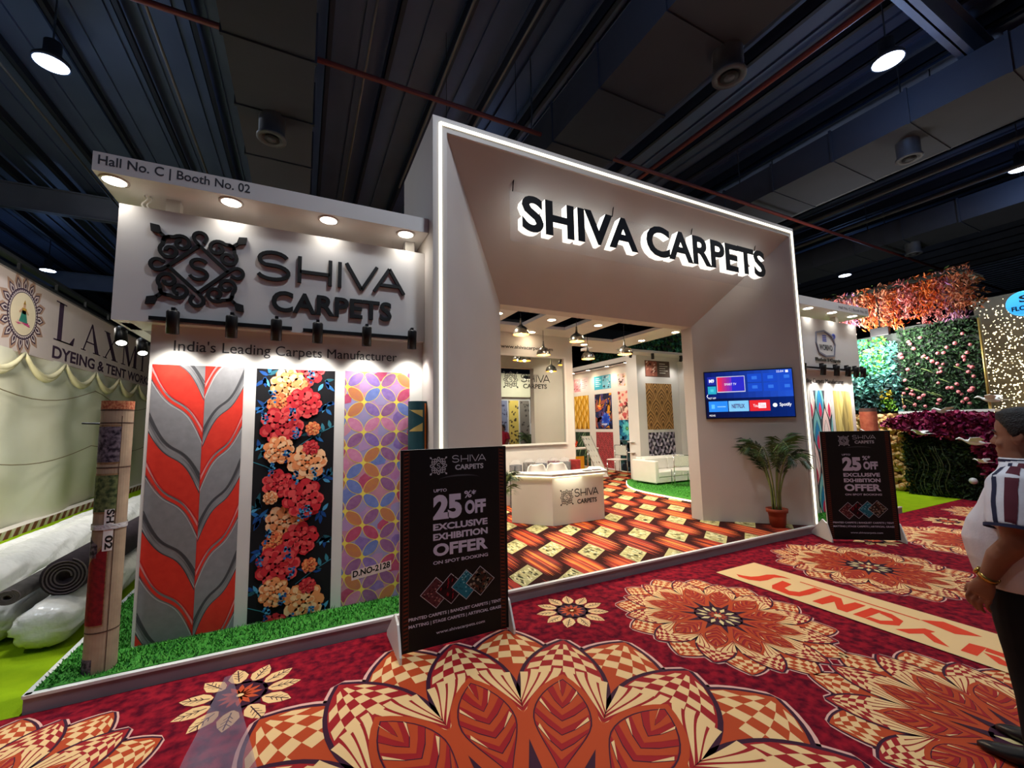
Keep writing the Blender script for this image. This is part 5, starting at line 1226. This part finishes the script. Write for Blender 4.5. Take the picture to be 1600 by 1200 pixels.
# fairy lights and round sign
t = thing('fairy_light_curtain', (14.2, 3.0, 3), 'glittering curtain of fairy lights beyond the rose panel', 'light curtain')
MB().box((.1, -1.6, -2.9), (.2, .85, 1.35), mat('curtain_cloth', (96, 92, 84), .8, noise=(3, .3, (76, 72, 66)))).build('curtain_back', t)
fw = mat('fairy_light', (255, 236, 190), .5, emit=6); b = MB()
for i in range(2600):
    y, z = U(-1.55, .82), 1.4-4.0*U(0, 1)**.8
    if z > .9 and random.random() < (z-.9)*2: continue
    r = .011*U(.6, 1.5); c = (-U(0, .18), y, z); b.add([(c[0]-r, c[1], c[2]), (c[0], c[1]-r, c[2]), (c[0], c[1], c[2]+r), (c[0], c[1]+r, c[2]), (c[0], c[1], c[2]-r)], [(0, 1, 2), (0, 2, 3), (0, 3, 4), (0, 4, 1)], fw)
tag(b.build('fairy_lights', t), kind='stuff')
light('AREA', (-.5, -.3, 0), 40, (1, .9, .7), t, aim=(-3, -.3, 0), size=1.4, name='fairy_glow_light')
t = thing('round_sign', (13.7, 2.93, 3.97), 'round blue lit sign above the fairy lights', 'sign')
bl_ = mat('sign_blue', (60, 170, 240), .4, emit=1.2)
b = MB(); b.lathe([(0, .03), (.25, .03), (.27, 0), (.25, -.03), (0, -.03)][::-1], bl_, (0, 0, 0), 32, 'x'); b.build('sign_disc', t)
b = MB(); sp2 = Plane((-.04, 0, 0), (0, -1, 0), (0, 0, 1)); put_text(b, 'S', sp2, (-.06, .02, .08, .17), blackt, .03); put_text(b, 'FLORA', sp2, (-.18, -.15, .18, -.05), blackt, .04); b.build('sign_lettering', t)

# ================================================================== FABRIC STAND (other side)
LX = -4.2; LP = Plane((LX, 0, 0), (0, 1, 0), (0, 0, 1))
ban = mat('banner_cream', (206, 190, 182), .7, noise=(1.2, .3, (196, 178, 172))); plum = mat('banner_plum', (66, 44, 66), .7, noise=(5, .3, (56, 36, 56)))
t = thing('fascia_banner', (LX, 11.5, 3.5), 'long fascia banner with a round medallion and plum lettering', 'banner'); BO = (LX, 11.5, 3.5)
rel(MB().box((LX-.08, 5.5, 2.96), (LX, 22, 4.2), ban), BO).build('banner_board', t)
tan_ = mat('medallion_tan', (176, 140, 118), .7, noise=(4, .3, (160, 124, 104))); mc = (9.75, 3.60); b = MB()
def disc(r, m_, h, n=40, c=mc): b.add([LP.p(c[0]+r*cos(2*pi*i/n), c[1]+r*sin(2*pi*i/n), h) for i in range(n)], [tuple(range(n))], m_)
for i in range(16):
    a = 2*pi*i/16
    for r0, r1, w_, m_, h in ((.42, .70, .15, tan_, .001), (.40, .62, .12, plum, .002), (.42, .58, .085, ban, .003), (.44, .54, .045, plum, .004)):
        b.add([LP.p(mc[0]+r*cos(a+d), mc[1]+r*sin(a+d), h) for r, d in ((r0, -w_), ((r0+r1)/2, -w_*1.1), (r1, 0), ((r0+r1)/2, w_*1.1), (r0, w_))], [(0, 1, 2, 3, 4)], m_)
    for k in range(3): disc(.018, plum, .005, 8, (mc[0]+.40*cos(a+k*.13), mc[1]+.40*sin(a+k*.13)))
disc(.43, plum, .0035); disc(.405, ban, .004); disc(.37, plum, .006); disc(.355, mat('medallion_ivory', (232, 214, 180), .7, noise=(3, .3, (224, 204, 170))), .007)
rel(b, BO).build('ornate_medallion', t)
b = MB()   # small seated figure on a pink flower
pk = cols('lotus_pink', [(206, 50, 120), (230, 100, 150)]); tq = cols('robe_teal', [(60, 140, 120), (210, 160, 60), (222, 170, 130)])
for i in range(9):
    a = pi*(i+.0)/8; b.add([LP.p(mc[0]+x, mc[1]-.17+z, .009+.0003*i) for x, z in ((.03*cos(a), 0), (.16*cos(a)+.03, .05*sin(a)-.02), (.22*cos(a), .07*sin(a)), (.16*cos(a)-.03, .05*sin(a)))], [(0, 1, 2, 3)], pk[i % 2])
for q, m_ in (([(-.12, -.14), (.12, -.14), (.09, -.06), (.05, .06), (-.05, .06), (-.09, -.06)], tq[0]), ([(-.05, .0), (.05, .0), (.06, .10), (-.06, .10)], tq[1]), ([(-.06, .09), (-.14, .02), (-.12, .0), (-.04, .06)], tq[2]), ([(.06, .09), (.14, .02), (.12, .0), (.04, .06)], tq[2]), ([(-.03, .10), (.03, .10), (.032, .16), (0, .185), (-.032, .16)], tq[2]), ([(-.035, .165), (.035, .165), (0, .24)], tq[1])):
    b.add([LP.p(mc[0]+x, mc[1]+z, .013) for x, z in q], [tuple(range(len(q)))], m_)
rel(b, BO).build('seated_figure_picture', t)
b = MB()
def glyph(polys, u0, u1, v0, v1):
    for q in polys: b.add([LP.p(u0+(u1-u0)*x, v0+(v1-v0)*y, .003) for x, y in q], [tuple(range(len(q)))], plum)
SL = lambda x0, x1, y: [(x0, y), (x1, y), (x1, y+.035), (x0, y+.035)]
glyph([[(.15, 0), (.36, 0), (.36, 1), (.15, 1)], SL(0, .5, .965), SL(0, .9, 0), [(.36, .03), (.75, .03), (.95, .22), (1, .22), (.95, 0), (.36, 0)]], 10.75, 11.55, 3.37, 4.12)
Ag = [[(.08, 0), (.14, 0), (.52, .93), (.48, 1)], [(.46, 1), (.54, 1), (.98, 0), (.74, 0)], [(.24, .3), (.7, .3), (.7, .35), (.26, .35)], SL(0, .24, 0), SL(.64, 1.06, 0)]
glyph(Ag, 11.85, 12.75, 3.37, 4.0)
glyph([[(.06, 1), (.32, 1), (.94, 0), (.68, 0)], [(.1, 0), (.17, 0), (.88, 1), (.81, 1)], SL(-.02, .4, .965), SL(.7, 1.0, .965), SL(0, .28, 0), SL(.58, 1.04, 0)], 12.95, 13.8, 3.37, 4.0)
glyph([[(.1, 0), (.15, 0), (.15, 1), (.1, 1)], [(.06, 1), (.3, 1), (.55, .1), (.45, 0)], [(.45, 0), (.52, 0), (.86, 1), (.8, 1)], [(.76, 0), (.96, 0), (.96, 1), (.8, 1)], SL(0, .26, 0), SL(.68, 1.05, 0)], 14.05, 15.2, 3.37, 4.0)
glyph([[(.3, 0), (.7, 0), (.7, 1), (.3, 1)], SL(0, 1, .965), SL(0, 1, 0)], 15.5, 15.8, 3.37, 4.0)
put_text(b, 'DYEING & TENT WORKS', LP, (10.75, 3.02, 16.4, 3.26), plum, .03, .003)
rel(b, BO).build('banner_lettering', t)
b = MB().box((LX-.12, 5.5, 4.2), (LX+.05, 22, 4.26), steel).box((LX-.12, 5.5, 4.42), (LX+.02, 22, 4.47), steel)
for i in range(14): b.box((LX-.06, 6+i*1.2, 4.26), (LX-.02, 6.05+i*1.2, 4.42), steel)
tag(b.build('roof_truss', None), 'steel truss running above the fascia banner', 'truss')
fab = mat('drape_fabric', (208, 212, 198), .85, noise=(.5, .35, (214, 206, 180)), bump=(1.6, .3)); swag = mat('drape_swag', (208, 198, 160), .85, noise=(2, .3, (200, 188, 146)))
t = thing('fabric_backdrop', (LX, 13, 0), 'pale sheer fabric backdrop hanging under the fascia banner', 'drape')
N, K = 60, 14; vs = []
for i in range(N+1):
    for j in range(K+1):
        y, z = -7.5+15*i/N, .12+2.86*j/K; vs.append((-.02+.035*sin(i*.9+.4*sin(j))+.10*(1-j/K)**2*sin(i*.35), y, z))
MB().add(vs, [(i*(K+1)+j, (i+1)*(K+1)+j, (i+1)*(K+1)+j+1, i*(K+1)+j+1) for i in range(N) for j in range(K)], fab).build('drape', t, True)
b = MB()
for k in range(9):
    y0 = -4.6+k*1.35
    for off, hh in ((0, .38), (.35, .30)):
        pts = [(.07, y0+1.35*q/10, 2.95-hh*sin(pi*q/10)-off*.1) for q in range(11)]; b.tube(pts, [.02+.035*sin(pi*q/10) for q in range(11)], swag, 6)
b.build('swag_trim', t, True)
b = MB()
for z0, a in ((2.55, .35), (1.35, .25)): b.tube([(.1, -5+q*.4, z0-a*abs(sin(q*.28))) for q in range(30)], .008, cols('string', [(130, 112, 80)])[0], 5)
b.build('hanging_cords', t, True)
b = MB().box((0, -7.5, 0.004), (.18, 7.5, .13), mat('skirt_stripe_white', (224, 216, 204), .8, noise=(4, .3, (210, 200, 190))))
for i in range(60): b.prism([(.185, -7.4+i*.25, .005), (.185, -7.28+i*.25, .005), (.185, -7.18+i*.25, .13), (.185, -7.3+i*.25, .13)], (.004, 0, 0), mat('skirt_stripe_red', (130, 74, 56), .8, noise=(4, .3, (110, 60, 46))))
b.build('striped_skirting', t)

# rolls on the lime carpet
wrapm = mat('white_plastic', (226, 226, 224), .25, noise=(3, .3, (204, 206, 204)), bump=(9, .7), spec=.6)
def bundle(x, y0, y1, r, z, label, rr=1.0):
    t = thing('wrapped_roll', (x, y0, 0.005), label, 'carpet roll', 'plastic-wrapped rolls on the lime carpet'); b = MB(); rg = []
    ys = [0, .012, .05, .11, .2]+[.2+(y1-y0-.2)*q/44 for q in range(1, 45)]; ks = [.35, .72, .90, .98, 1.0]
    ph = random.uniform(0, 6)
    for i, y in enumerate(ys):
        k = ks[i] if i < 5 else 1.0
        rg.append([(r*k*cos(a)*rr*(1+.05*sin(5*a+i*.5+ph)+.045*sin(9*a-i*.9)+.03*random.uniform(-1, 1)), y+.02*random.uniform(-1, 1)*(i > 1), z+r*k*sin(a)*(.96+.05*sin(4*a+i*.4+ph)+.03*random.uniform(-1, 1))) for a in [2*pi*j/44 for j in range(44)]])
    b.loft(rg, wrapm).build('plastic_wrap', t, True); return t
bundle(-1.68, 4.45, 9.5, .165, .165, 'plastic-wrapped roll lying beside the platform corner on the lime carpet', 1.15)
bundle(-2.1, 4.7, 9.5, .17, .17, 'plastic-wrapped roll under the thin grey roll on the lime carpet', 1.05)
bundle(-2.62, 5.6, 10.5, .22, .22, 'largest white plastic-wrapped roll toward the fabric backdrop', 1.2)
bundle(-3.1, 6.3, 11.0, .16, .16, 'slim plastic-wrapped roll lying along the fabric backdrop')
def openroll(x, y0, y1, z, r, c, label, flat=1.0):
    t = thing('carpet_roll', (x, y0, z), label, 'carpet roll', 'unwrapped rolls on the lime carpet'); m1 = mat('rolled_%d' % c[0], c, .9, noise=(14, .25, tuple(int(v*.7) for v in c)))
    b = MB(); rg = [[(rr*cos(a), y, rr*sin(a)*flat) for a in [2*pi*j/32 for j in range(32)]] for rr, y in ((.28*r, .03), (r*.30, 0.0), (r, 0), (r, y1-y0), (r*.2, y1-y0))]
    b.loft(rg, m1).build('roll_body', t, True)
    b = MB(); sp3 = []
    for i in range(100):
        q = i/99; a = q*2*pi*4.2; rr = r*(.30+.66*q); sp3.append((rr*cos(a), -.004, rr*sin(a)*flat))
    b.tube(sp3, .006, mat('roll_spiral', (112, 100, 104), .9, noise=(10, .3, (84, 74, 80))), 5); b.build('spiral_edge', t)
openroll(-1.66, 4.72, 9.0, .47, .145, (50, 38, 48), 'dark rolled carpet lying on top of the wrapped rolls, spiral end showing')
openroll(-1.93, 4.62, 8.0, .395, .075, (92, 88, 86), 'thin grey rolled carpet beside the dark spiral roll', .75)
greyr = mat('grey_backing', (150, 146, 144), .8, noise=(6, .3, (136, 132, 130)))

# ================================================================== STAND ACROSS THE AISLE (seen in the mirror)
OPY = -2.4
tag(MB().box((5.0, OPY-.1, 0), (13, OPY, 2.85), white).box((5.0, OPY-.1, 2.85), (13, OPY+.15, 3.9), mat('fascia_cream', (226, 220, 190), .6, noise=(2, .3, (216, 210, 180)))).build('wall_opposite'), kind='structure')
OPL = Plane((0, OPY+.03, 0), (-1, 0, 0), (0, 0, 1))
for i, (x, c, a, l) in enumerate(((7.35, (96, 24, 40), (180, 130, 130), 'maroon flowered carpet hung on the stand across the aisle'), (7.95, (120, 124, 150), (60, 60, 84), 'blue grey dotted carpet hung on the stand across the aisle'), (8.5, (206, 180, 90), (60, 50, 40), 'golden dotted carpet hung on the stand across the aisle'), (9.05, (120, 112, 104), (70, 64, 60), 'taupe carpet hung on the stand across the aisle'), (9.65, (140, 124, 96), (60, 50, 40), 'tan carpet hung on the stand across the aisle'), (10.3, (110, 60, 60), (170, 140, 120), 'russet carpet hung on the stand across the aisle'))):
    p = Print(OPL, (-x-.24, .3, -x+.24, 2.7), ink(c), .02); swirl([a, c], 60, .05, .05)(p, -x-.24, .3, -x+.24, 2.7); tag(p.build('hanging_carpet'), l, 'carpet', 'carpets across the aisle')
flood((8.6, OPY+1.2, 3.6), (8.6, OPY, 1.2), 60, 'added fill lamp before the stand across the aisle', NEUT, .6)  # added fill so the opposite stand shows in the mirror

flood((-3.5, 7.0, 2.85), (-4.25, 10.5, 1.0), 90, 'unseen lamp added to wash the fabric backdrop')  # added out of view to brighten the drape
flood((-3.2, 6.3, 4.0), (-4.2, 10.5, 3.6), 40, 'unseen lamp added to wash the fascia banner')  # added out of view to brighten the banner
flood((-2.75, 5.4, 3.2), (-2.2, 6.6, 0), 42, 'added fill lamp above the plastic-wrapped rolls')  # added out of view to whiten the plastic wrap
# ================================================================== PERSON
skin = mat('skin', (146, 100, 78), .55, noise=(12, .3, (134, 90, 70)), spec=.3); shirtm = mat('polo_cotton', (226, 224, 228), .85, noise=(20, .3, (216, 214, 220)), bump=(120, .06), spec=.1)
trm = mat('black_trousers', (17, 17, 20), .8, noise=(20, .3, (24, 24, 27)), spec=.15); hairm = mat('black_hair', (16, 13, 12), .6, noise=(60, .3, (30, 25, 23)), bump=(150, .4)); shoem = mat('black_leather', (20, 20, 22), .3, noise=(14, .3, (28, 28, 30)))
navy = mat('navy_trim', (30, 34, 66), .8, noise=(20, .3, (24, 28, 56))); maro = mat('maroon_trim', (92, 30, 44), .8, noise=(20, .3, (80, 24, 38)))
def remesh(o, vox, it=4, fac=.5):
    r = o.modifiers.new('join', 'REMESH'); r.mode = 'VOXEL'; r.voxel_size = vox; r.use_smooth_shade = True
    s_ = o.modifiers.new('relax', 'SMOOTH'); s_.iterations = it; s_.factor = fac
def limb(b, pts, m_, n=14):       # pts: (x, y, z, r)
    b.tube([p[:3] for p in pts], [p[3] for p in pts], m_, n)
    for p in (pts[0], pts[-1]): b.ball(p[:3], p[3]*.98, m_, 8)
def person(loc, rz, shirt, label, group=None):
    t = thing('person', loc, label, 'person', group, rz)
    b = MB()
    R3 = lambda x, y, z, rx, ry, pw=1: ring((x, y, z), rx, ry, 20, pw=pw)
    b.loft([R3(0, -.025, z, rx, ry) for z, rx, ry in ((.80, .13, .10), (.95, .14, .12), (1.1, .14, .10), (1.25, .13, .07), (1.31, .10, .055), (1.36, .06, .055))], skin)
    b.loft([R3(0, y, z, rx, ry) for z, y, rx, ry in ((1.30, -.03, .075, .075), (1.36, -.02, .068, .07), (1.42, -.02, .066, .075), (1.46, -.025, .06, .07))], skin)
    # head: one loft from chin to crown, then nose, lips, brows, cheeks, ears
    HR = [(1.362, .012, -.02, .018), (1.372, .036, -.035, .042), (1.388, .050, -.055, .055), (1.405, .056, -.075, .062), (1.43, .057, -.098, .067), (1.45, .055, -.112, .071), (1.47, .054, -.124, .075), (1.49, .050, -.132, .077), (1.51, .055, -.137, .078), (1.54, .056, -.138, .079), (1.57, .048, -.130, .075), (1.595, .030, -.112, .064), (1.612, .003, -.085, .045), (1.62, -.03, -.05, .01)]
    b.loft([ring((0, (f+k)/2, z), h, (f-k)/2, 28, pw=.92) for z, f, k, h in HR], skin)
    b.loft([ring((0, y, z), rx, ry, 10) for z, y, rx, ry in ((1.505, .050, .008, .009), (1.488, .056, .009, .011), (1.47, .066, .012, .013), (1.460, .069, .015, .013), (1.452, .062, .013, .011))], skin)
    for sx in (-1, 1):
        b.ball((sx*.013, .056, 1.459), .0095, skin, 8); b.ball((sx*.033, .046, 1.513), .013, skin, 8, (1.7, .6, .5)); b.ball((sx*.040, .030, 1.455), .022, skin, 8); b.ball((sx*.031, .0405, 1.5005), .0128, skin, 10, (1.05, .95, .62)); b.ball((sx*.031, .0395, 1.4835), .0122, skin, 10, (1.05, .95, .5))
        b.ball((sx*.079, -.035, 1.485), .032, skin, 10, (.28, .62, 1.0)); b.ball((sx*.083, -.045, 1.488), .026, skin, 8, (.3, .5, 1.0))
    b.ball((0, .055, 1.432), .014, skin, 8, (1.5, .55, .36)); b.ball((0, .054, 1.423), .014, skin, 8, (1.3, .6, .42)); b.ball((0, .048, 1.395), .017, skin, 8, (1.1, .7, .8))
    b.loft([ring((0, y, z), rx, ry, 20) for z, y, rx, ry in ((1.33, -.03, .078, .075), (1.37, -.018, .070, .068), (1.40, -.02, .064, .062))], skin)
    for sx in (-1, 1):
        sh, el, wr = (sx*.185, -.03, 1.265), (sx*.25, -.03, 1.03), (sx*.225, .085, .835)
        limb(b, [sh+(.055,), ((sh[0]+el[0])/2, -.03, 1.17, .06), el+(.048,)], skin); limb(b, [el+(.048,), ((el[0]*.6+wr[0]*.4), .03, .955, .046), wr+(.030,)], skin)
        px, py, pz = sx*.212, .115, .765       # palm
        b.loft([ring((wr[0]+(px-wr[0])*q, wr[1]+(py-wr[1])*q, wr[2]+(pz-wr[2])*q), w_, h_, 12, (0, .9, .45), (1, 0, 0)) for q, w_, h_ in ((0, .03, .024), (.4, .04, .022), (.8, .045, .019), (1.1, .043, .016))], skin)
        for k, (oy, ln) in enumerate(((.036, .075), (.013, .085), (-.011, .078), (-.033, .060))):
            bx, by, bz = px, py+oy*.9, pz-.012+oy*.45
            limb(b, [(bx, by, bz, .0095), (bx-sx*.004, by+ln*.22, bz-ln*.42, .0088), (bx-sx*.014, by+ln*.24, bz-ln*.74, .008), (bx-sx*.026, by+ln*.16, bz-ln*.98, .007)], skin, 8)
        limb(b, [(wr[0]-sx*.012, wr[1]+.035, wr[2]-.022, .0125), (wr[0]-sx*.03, wr[1]+.075, wr[2]-.05, .0105), (wr[0]-sx*.038, wr[1]+.088, wr[2]-.082, .0085)], skin, 8)
        limb(b, [(sx*.095, -.01, .82, .085), (sx*.10, .0, .48, .06), (sx*.105, -.02, .09, .04)], skin)
    o = b.build('body', t, True); remesh(o, .0055, 5, .45)
    for sx in (-1, 1):
        MB().ball((sx*.031, .0415, 1.493), .0112, mat('eye_white', (200, 190, 184), .3, noise=(30, .3, (190, 180, 174))), 10).ball((sx*.031, .0495, 1.493), .0052, black, 6).build('eye', t, True)
        MB().tube([(sx*.014, .057, 1.516), (sx*.032, .056, 1.521), (sx*.052, .042, 1.515)], [.003, .004, .002], hairm, 6).build('eyebrow', t, True)
    def prof(z):
        for (a, b_) in zip(HR, HR[1:]):
            if a[0] <= z <= b_[0]:
                q = (z-a[0])/(b_[0]-a[0]); return [a[i]+(b_[i]-a[i])*q for i in range(4)]
        return HR[-1]
    HL = [(0, 1.572), (.75, 1.566), (1.15, 1.528), (1.35, 1.478), (1.55, 1.478), (1.72, 1.512), (2.0, 1.455), (2.5, 1.425), (pi, 1.418)]
    def zh(f):
        for (a, b_) in zip(HL, HL[1:]):
            if a[0] <= f <= b_[0]: return a[1]+(b_[1]-a[1])*(f-a[0])/(b_[0]-a[0])
        return HL[-1][1]
    b = MB(); NA, NZ = 64, 36; vs = []
    for i in range(NZ+1):
        z = 1.405+.215*(1-(1-i/NZ)**1.6); z = min(z, 1.6199); _, f, k, h = prof(z); cy = (f+k)/2
        for j in range(NA):
            a = 2*pi*j/NA; fr = abs((a-pi/2+pi) % (2*pi)-pi); d = z-zh(fr); off = .013*min(1, max(0, d/.02)) if d > 0 else -.012
            ca, sa = cos(a), sin(a); vs.append(((h+off)*math.copysign(abs(ca)**.92, ca), cy+((f-k)/2+off)*math.copysign(abs(sa)**.92, sa), z+(max(0, off)*.9 if z > 1.58 else 0)))
    b.add(vs, [(i*NA+j, i*NA+(j+1) % NA, (i+1)*NA+(j+1) % NA, (i+1)*NA+j) for i in range(NZ) for j in range(NA)]+[tuple(range(NZ*NA, NZ*NA+NA))], hairm); b.build('hair', t, True)
    # polo shirt
    b = MB(); b.loft([ring((0, y, z), rx, ry, 28, pw=.85) for z, y, rx, ry in ((.785, -.0, .185, .165), (.84, .005, .195, .178), (.92, .010, .203, .19), (1.0, .014, .206, .197), (1.08, .006, .206, .180), (1.16, -.012, .205, .15), (1.24, -.022, .20, .128), (1.30, -.03, .18, .105), (1.345, -.03, .12, .085), (1.37, -.026, .08, .078))], shirt)
    for sx in (-1, 1): b.tube([(sx*.15, -.03, 1.295), (sx*.20, -.03, 1.275), (sx*.235, -.03, 1.19), (sx*.262, -.03, 1.095)], [.075, .088, .088, .088], shirt, 20)
    o = polo = b.build('polo_shirt', t, True); remesh(o, .009, 6, .5)
    b = MB(); b.loft([ring((0, y, z), rx, ry, 24) for z, y, rx, ry in ((1.345, -.026, .086, .083), (1.385, -.022, .078, .079), (1.39, -.022, .073, .074), (1.35, -.024, .075, .076))], shirt, False); b.build('collar', t, True)
    b = MB(); b.loft([ring((0, -.0215, z), .0795, .080, 24) for z in (1.37, 1.384)], navy, False); b.build('collar_trim', t, True)
    for sx in (-1, 1):
        q = b = MB(); c0 = Vector((sx*.262, -.03, 1.097)); ax = Vector((sx*.27, 0, -.95)).normalized(); u = Vector((0, 1, 0)); v = ax.cross(u)
        b.loft([[c0+ax*h+(u*cos(a)+v*sin(a))*.091 for a in [2*pi*j/24 for j in range(24)]] for h in (-.004, .010)], navy, False); b.build('sleeve_hem', t, True)
        for yo, w_, m_ in ((.030, .016, navy), (-.012, .030, maro)):
            path = [(.088, 1.365), (.14, 1.36), (.19, 1.345), (.235, 1.31), (.27, 1.26), (.30, 1.18), (.335, 1.107)]; vs = []; NS = 30
            for i in range(NS+1):
                q = i/NS*(len(path)-1); k = min(int(q), len(path)-2); q -= k; x, z = [path[k][c]+(path[k+1][c]-path[k][c])*q for c in (0, 1)]
                for j in range(4): vs.append((sx*x, -.03+yo+w_*(j/3-.5), z+.01))
            b = MB().add(vs, [(i*4+j, i*4+j+1, i*4+j+5, i*4+j+4) for i in range(NS) for j in range(3)], m_); o = b.build('sleeve_stripe', t, True)
            sw = o.modifiers.new('lie', 'SHRINKWRAP'); sw.target = polo; sw.wrap_method = 'NEAREST_SURFACEPOINT'; sw.wrap_mode = 'ABOVE_SURFACE'; sw.offset = .0025
    b = MB(); b.loft([ring((0, -.005, z), rx, ry, 24) for z, rx, ry in ((.70, .178, .15), (.78, .182, .155), (.86, .180, .155))], trm)
    for sx in (-1, 1):
        b.loft([ring((sx*x, y, z), rx, ry, 18) for z, x, y, rx, ry in ((.78, .085, -.005, .105, .14), (.62, .092, .0, .098, .118), (.48, .098, .0, .085, .095), (.3, .10, -.01, .078, .085), (.1, .104, -.012, .07, .08), (.045, .105, -.01, .07, .082))], trm)
    o = b.build('trousers', t, True); remesh(o, .01, 5, .5)
    for sx in (-1, 1):
        b = MB(); b.loft([ring((sx*(.105+dx), y, .006+h/2), w_, h/2, 14, (1, 0, 0), (0, 0, 1), .8) for y, w_, h, dx in ((-.10, .02, .05, 0), (-.09, .036, .09, 0), (-.03, .04, .10, 0), (.04, .043, .085, .004), (.11, .047, .06, .008), (.16, .040, .045, .01), (.205, .022, .032, .01), (.22, .006, .02, .01))], shoem); b.build('shoe', t, True)
    b = MB(); wr = Vector((-.226, .078, .85)); ax = Vector((.1, .55, -.83)).normalized(); u = Vector((1, 0, .1)).normalized(); v = ax.cross(u)
    gm_ = mat('watch_gold', (196, 160, 84), .25, .9, noise=(20, .3, (170, 136, 66)))
    b.loft([[wr+ax*h+(u*cos(a)+v*sin(a))*r for a in [2*pi*j/20 for j in range(20)]] for h, r in ((-.01, .034), (-.01, .038), (.01, .038), (.01, .034))], gm_, False); o = b.build('wristwatch', t, True)
    b = MB(); b.tx = Matrix.Translation(wr+v*.038*(1 if v.y > 0 else -1)) @ (v if v.y > 0 else -v).to_track_quat('Z', 'Y').to_matrix().to_4x4(); b.lathe([(0, .010), (.016, .010), (.019, .004), (.019, -.004)][::-1], gm_, (0, 0, 0), 18); b.build('watch_case', o, True)
    return t
person((3.09, .755, 0.008), 0, shirtm, 'man in a white polo with striped sleeves standing at the aisle edge')
redsh = mat('red_cotton', (190, 30, 50), .85, noise=(20, .3, (170, 24, 44)))
person((6.5, .62, 0.008), 1.2, redsh, 'person in a red shirt in the aisle, seen only in the mirror')
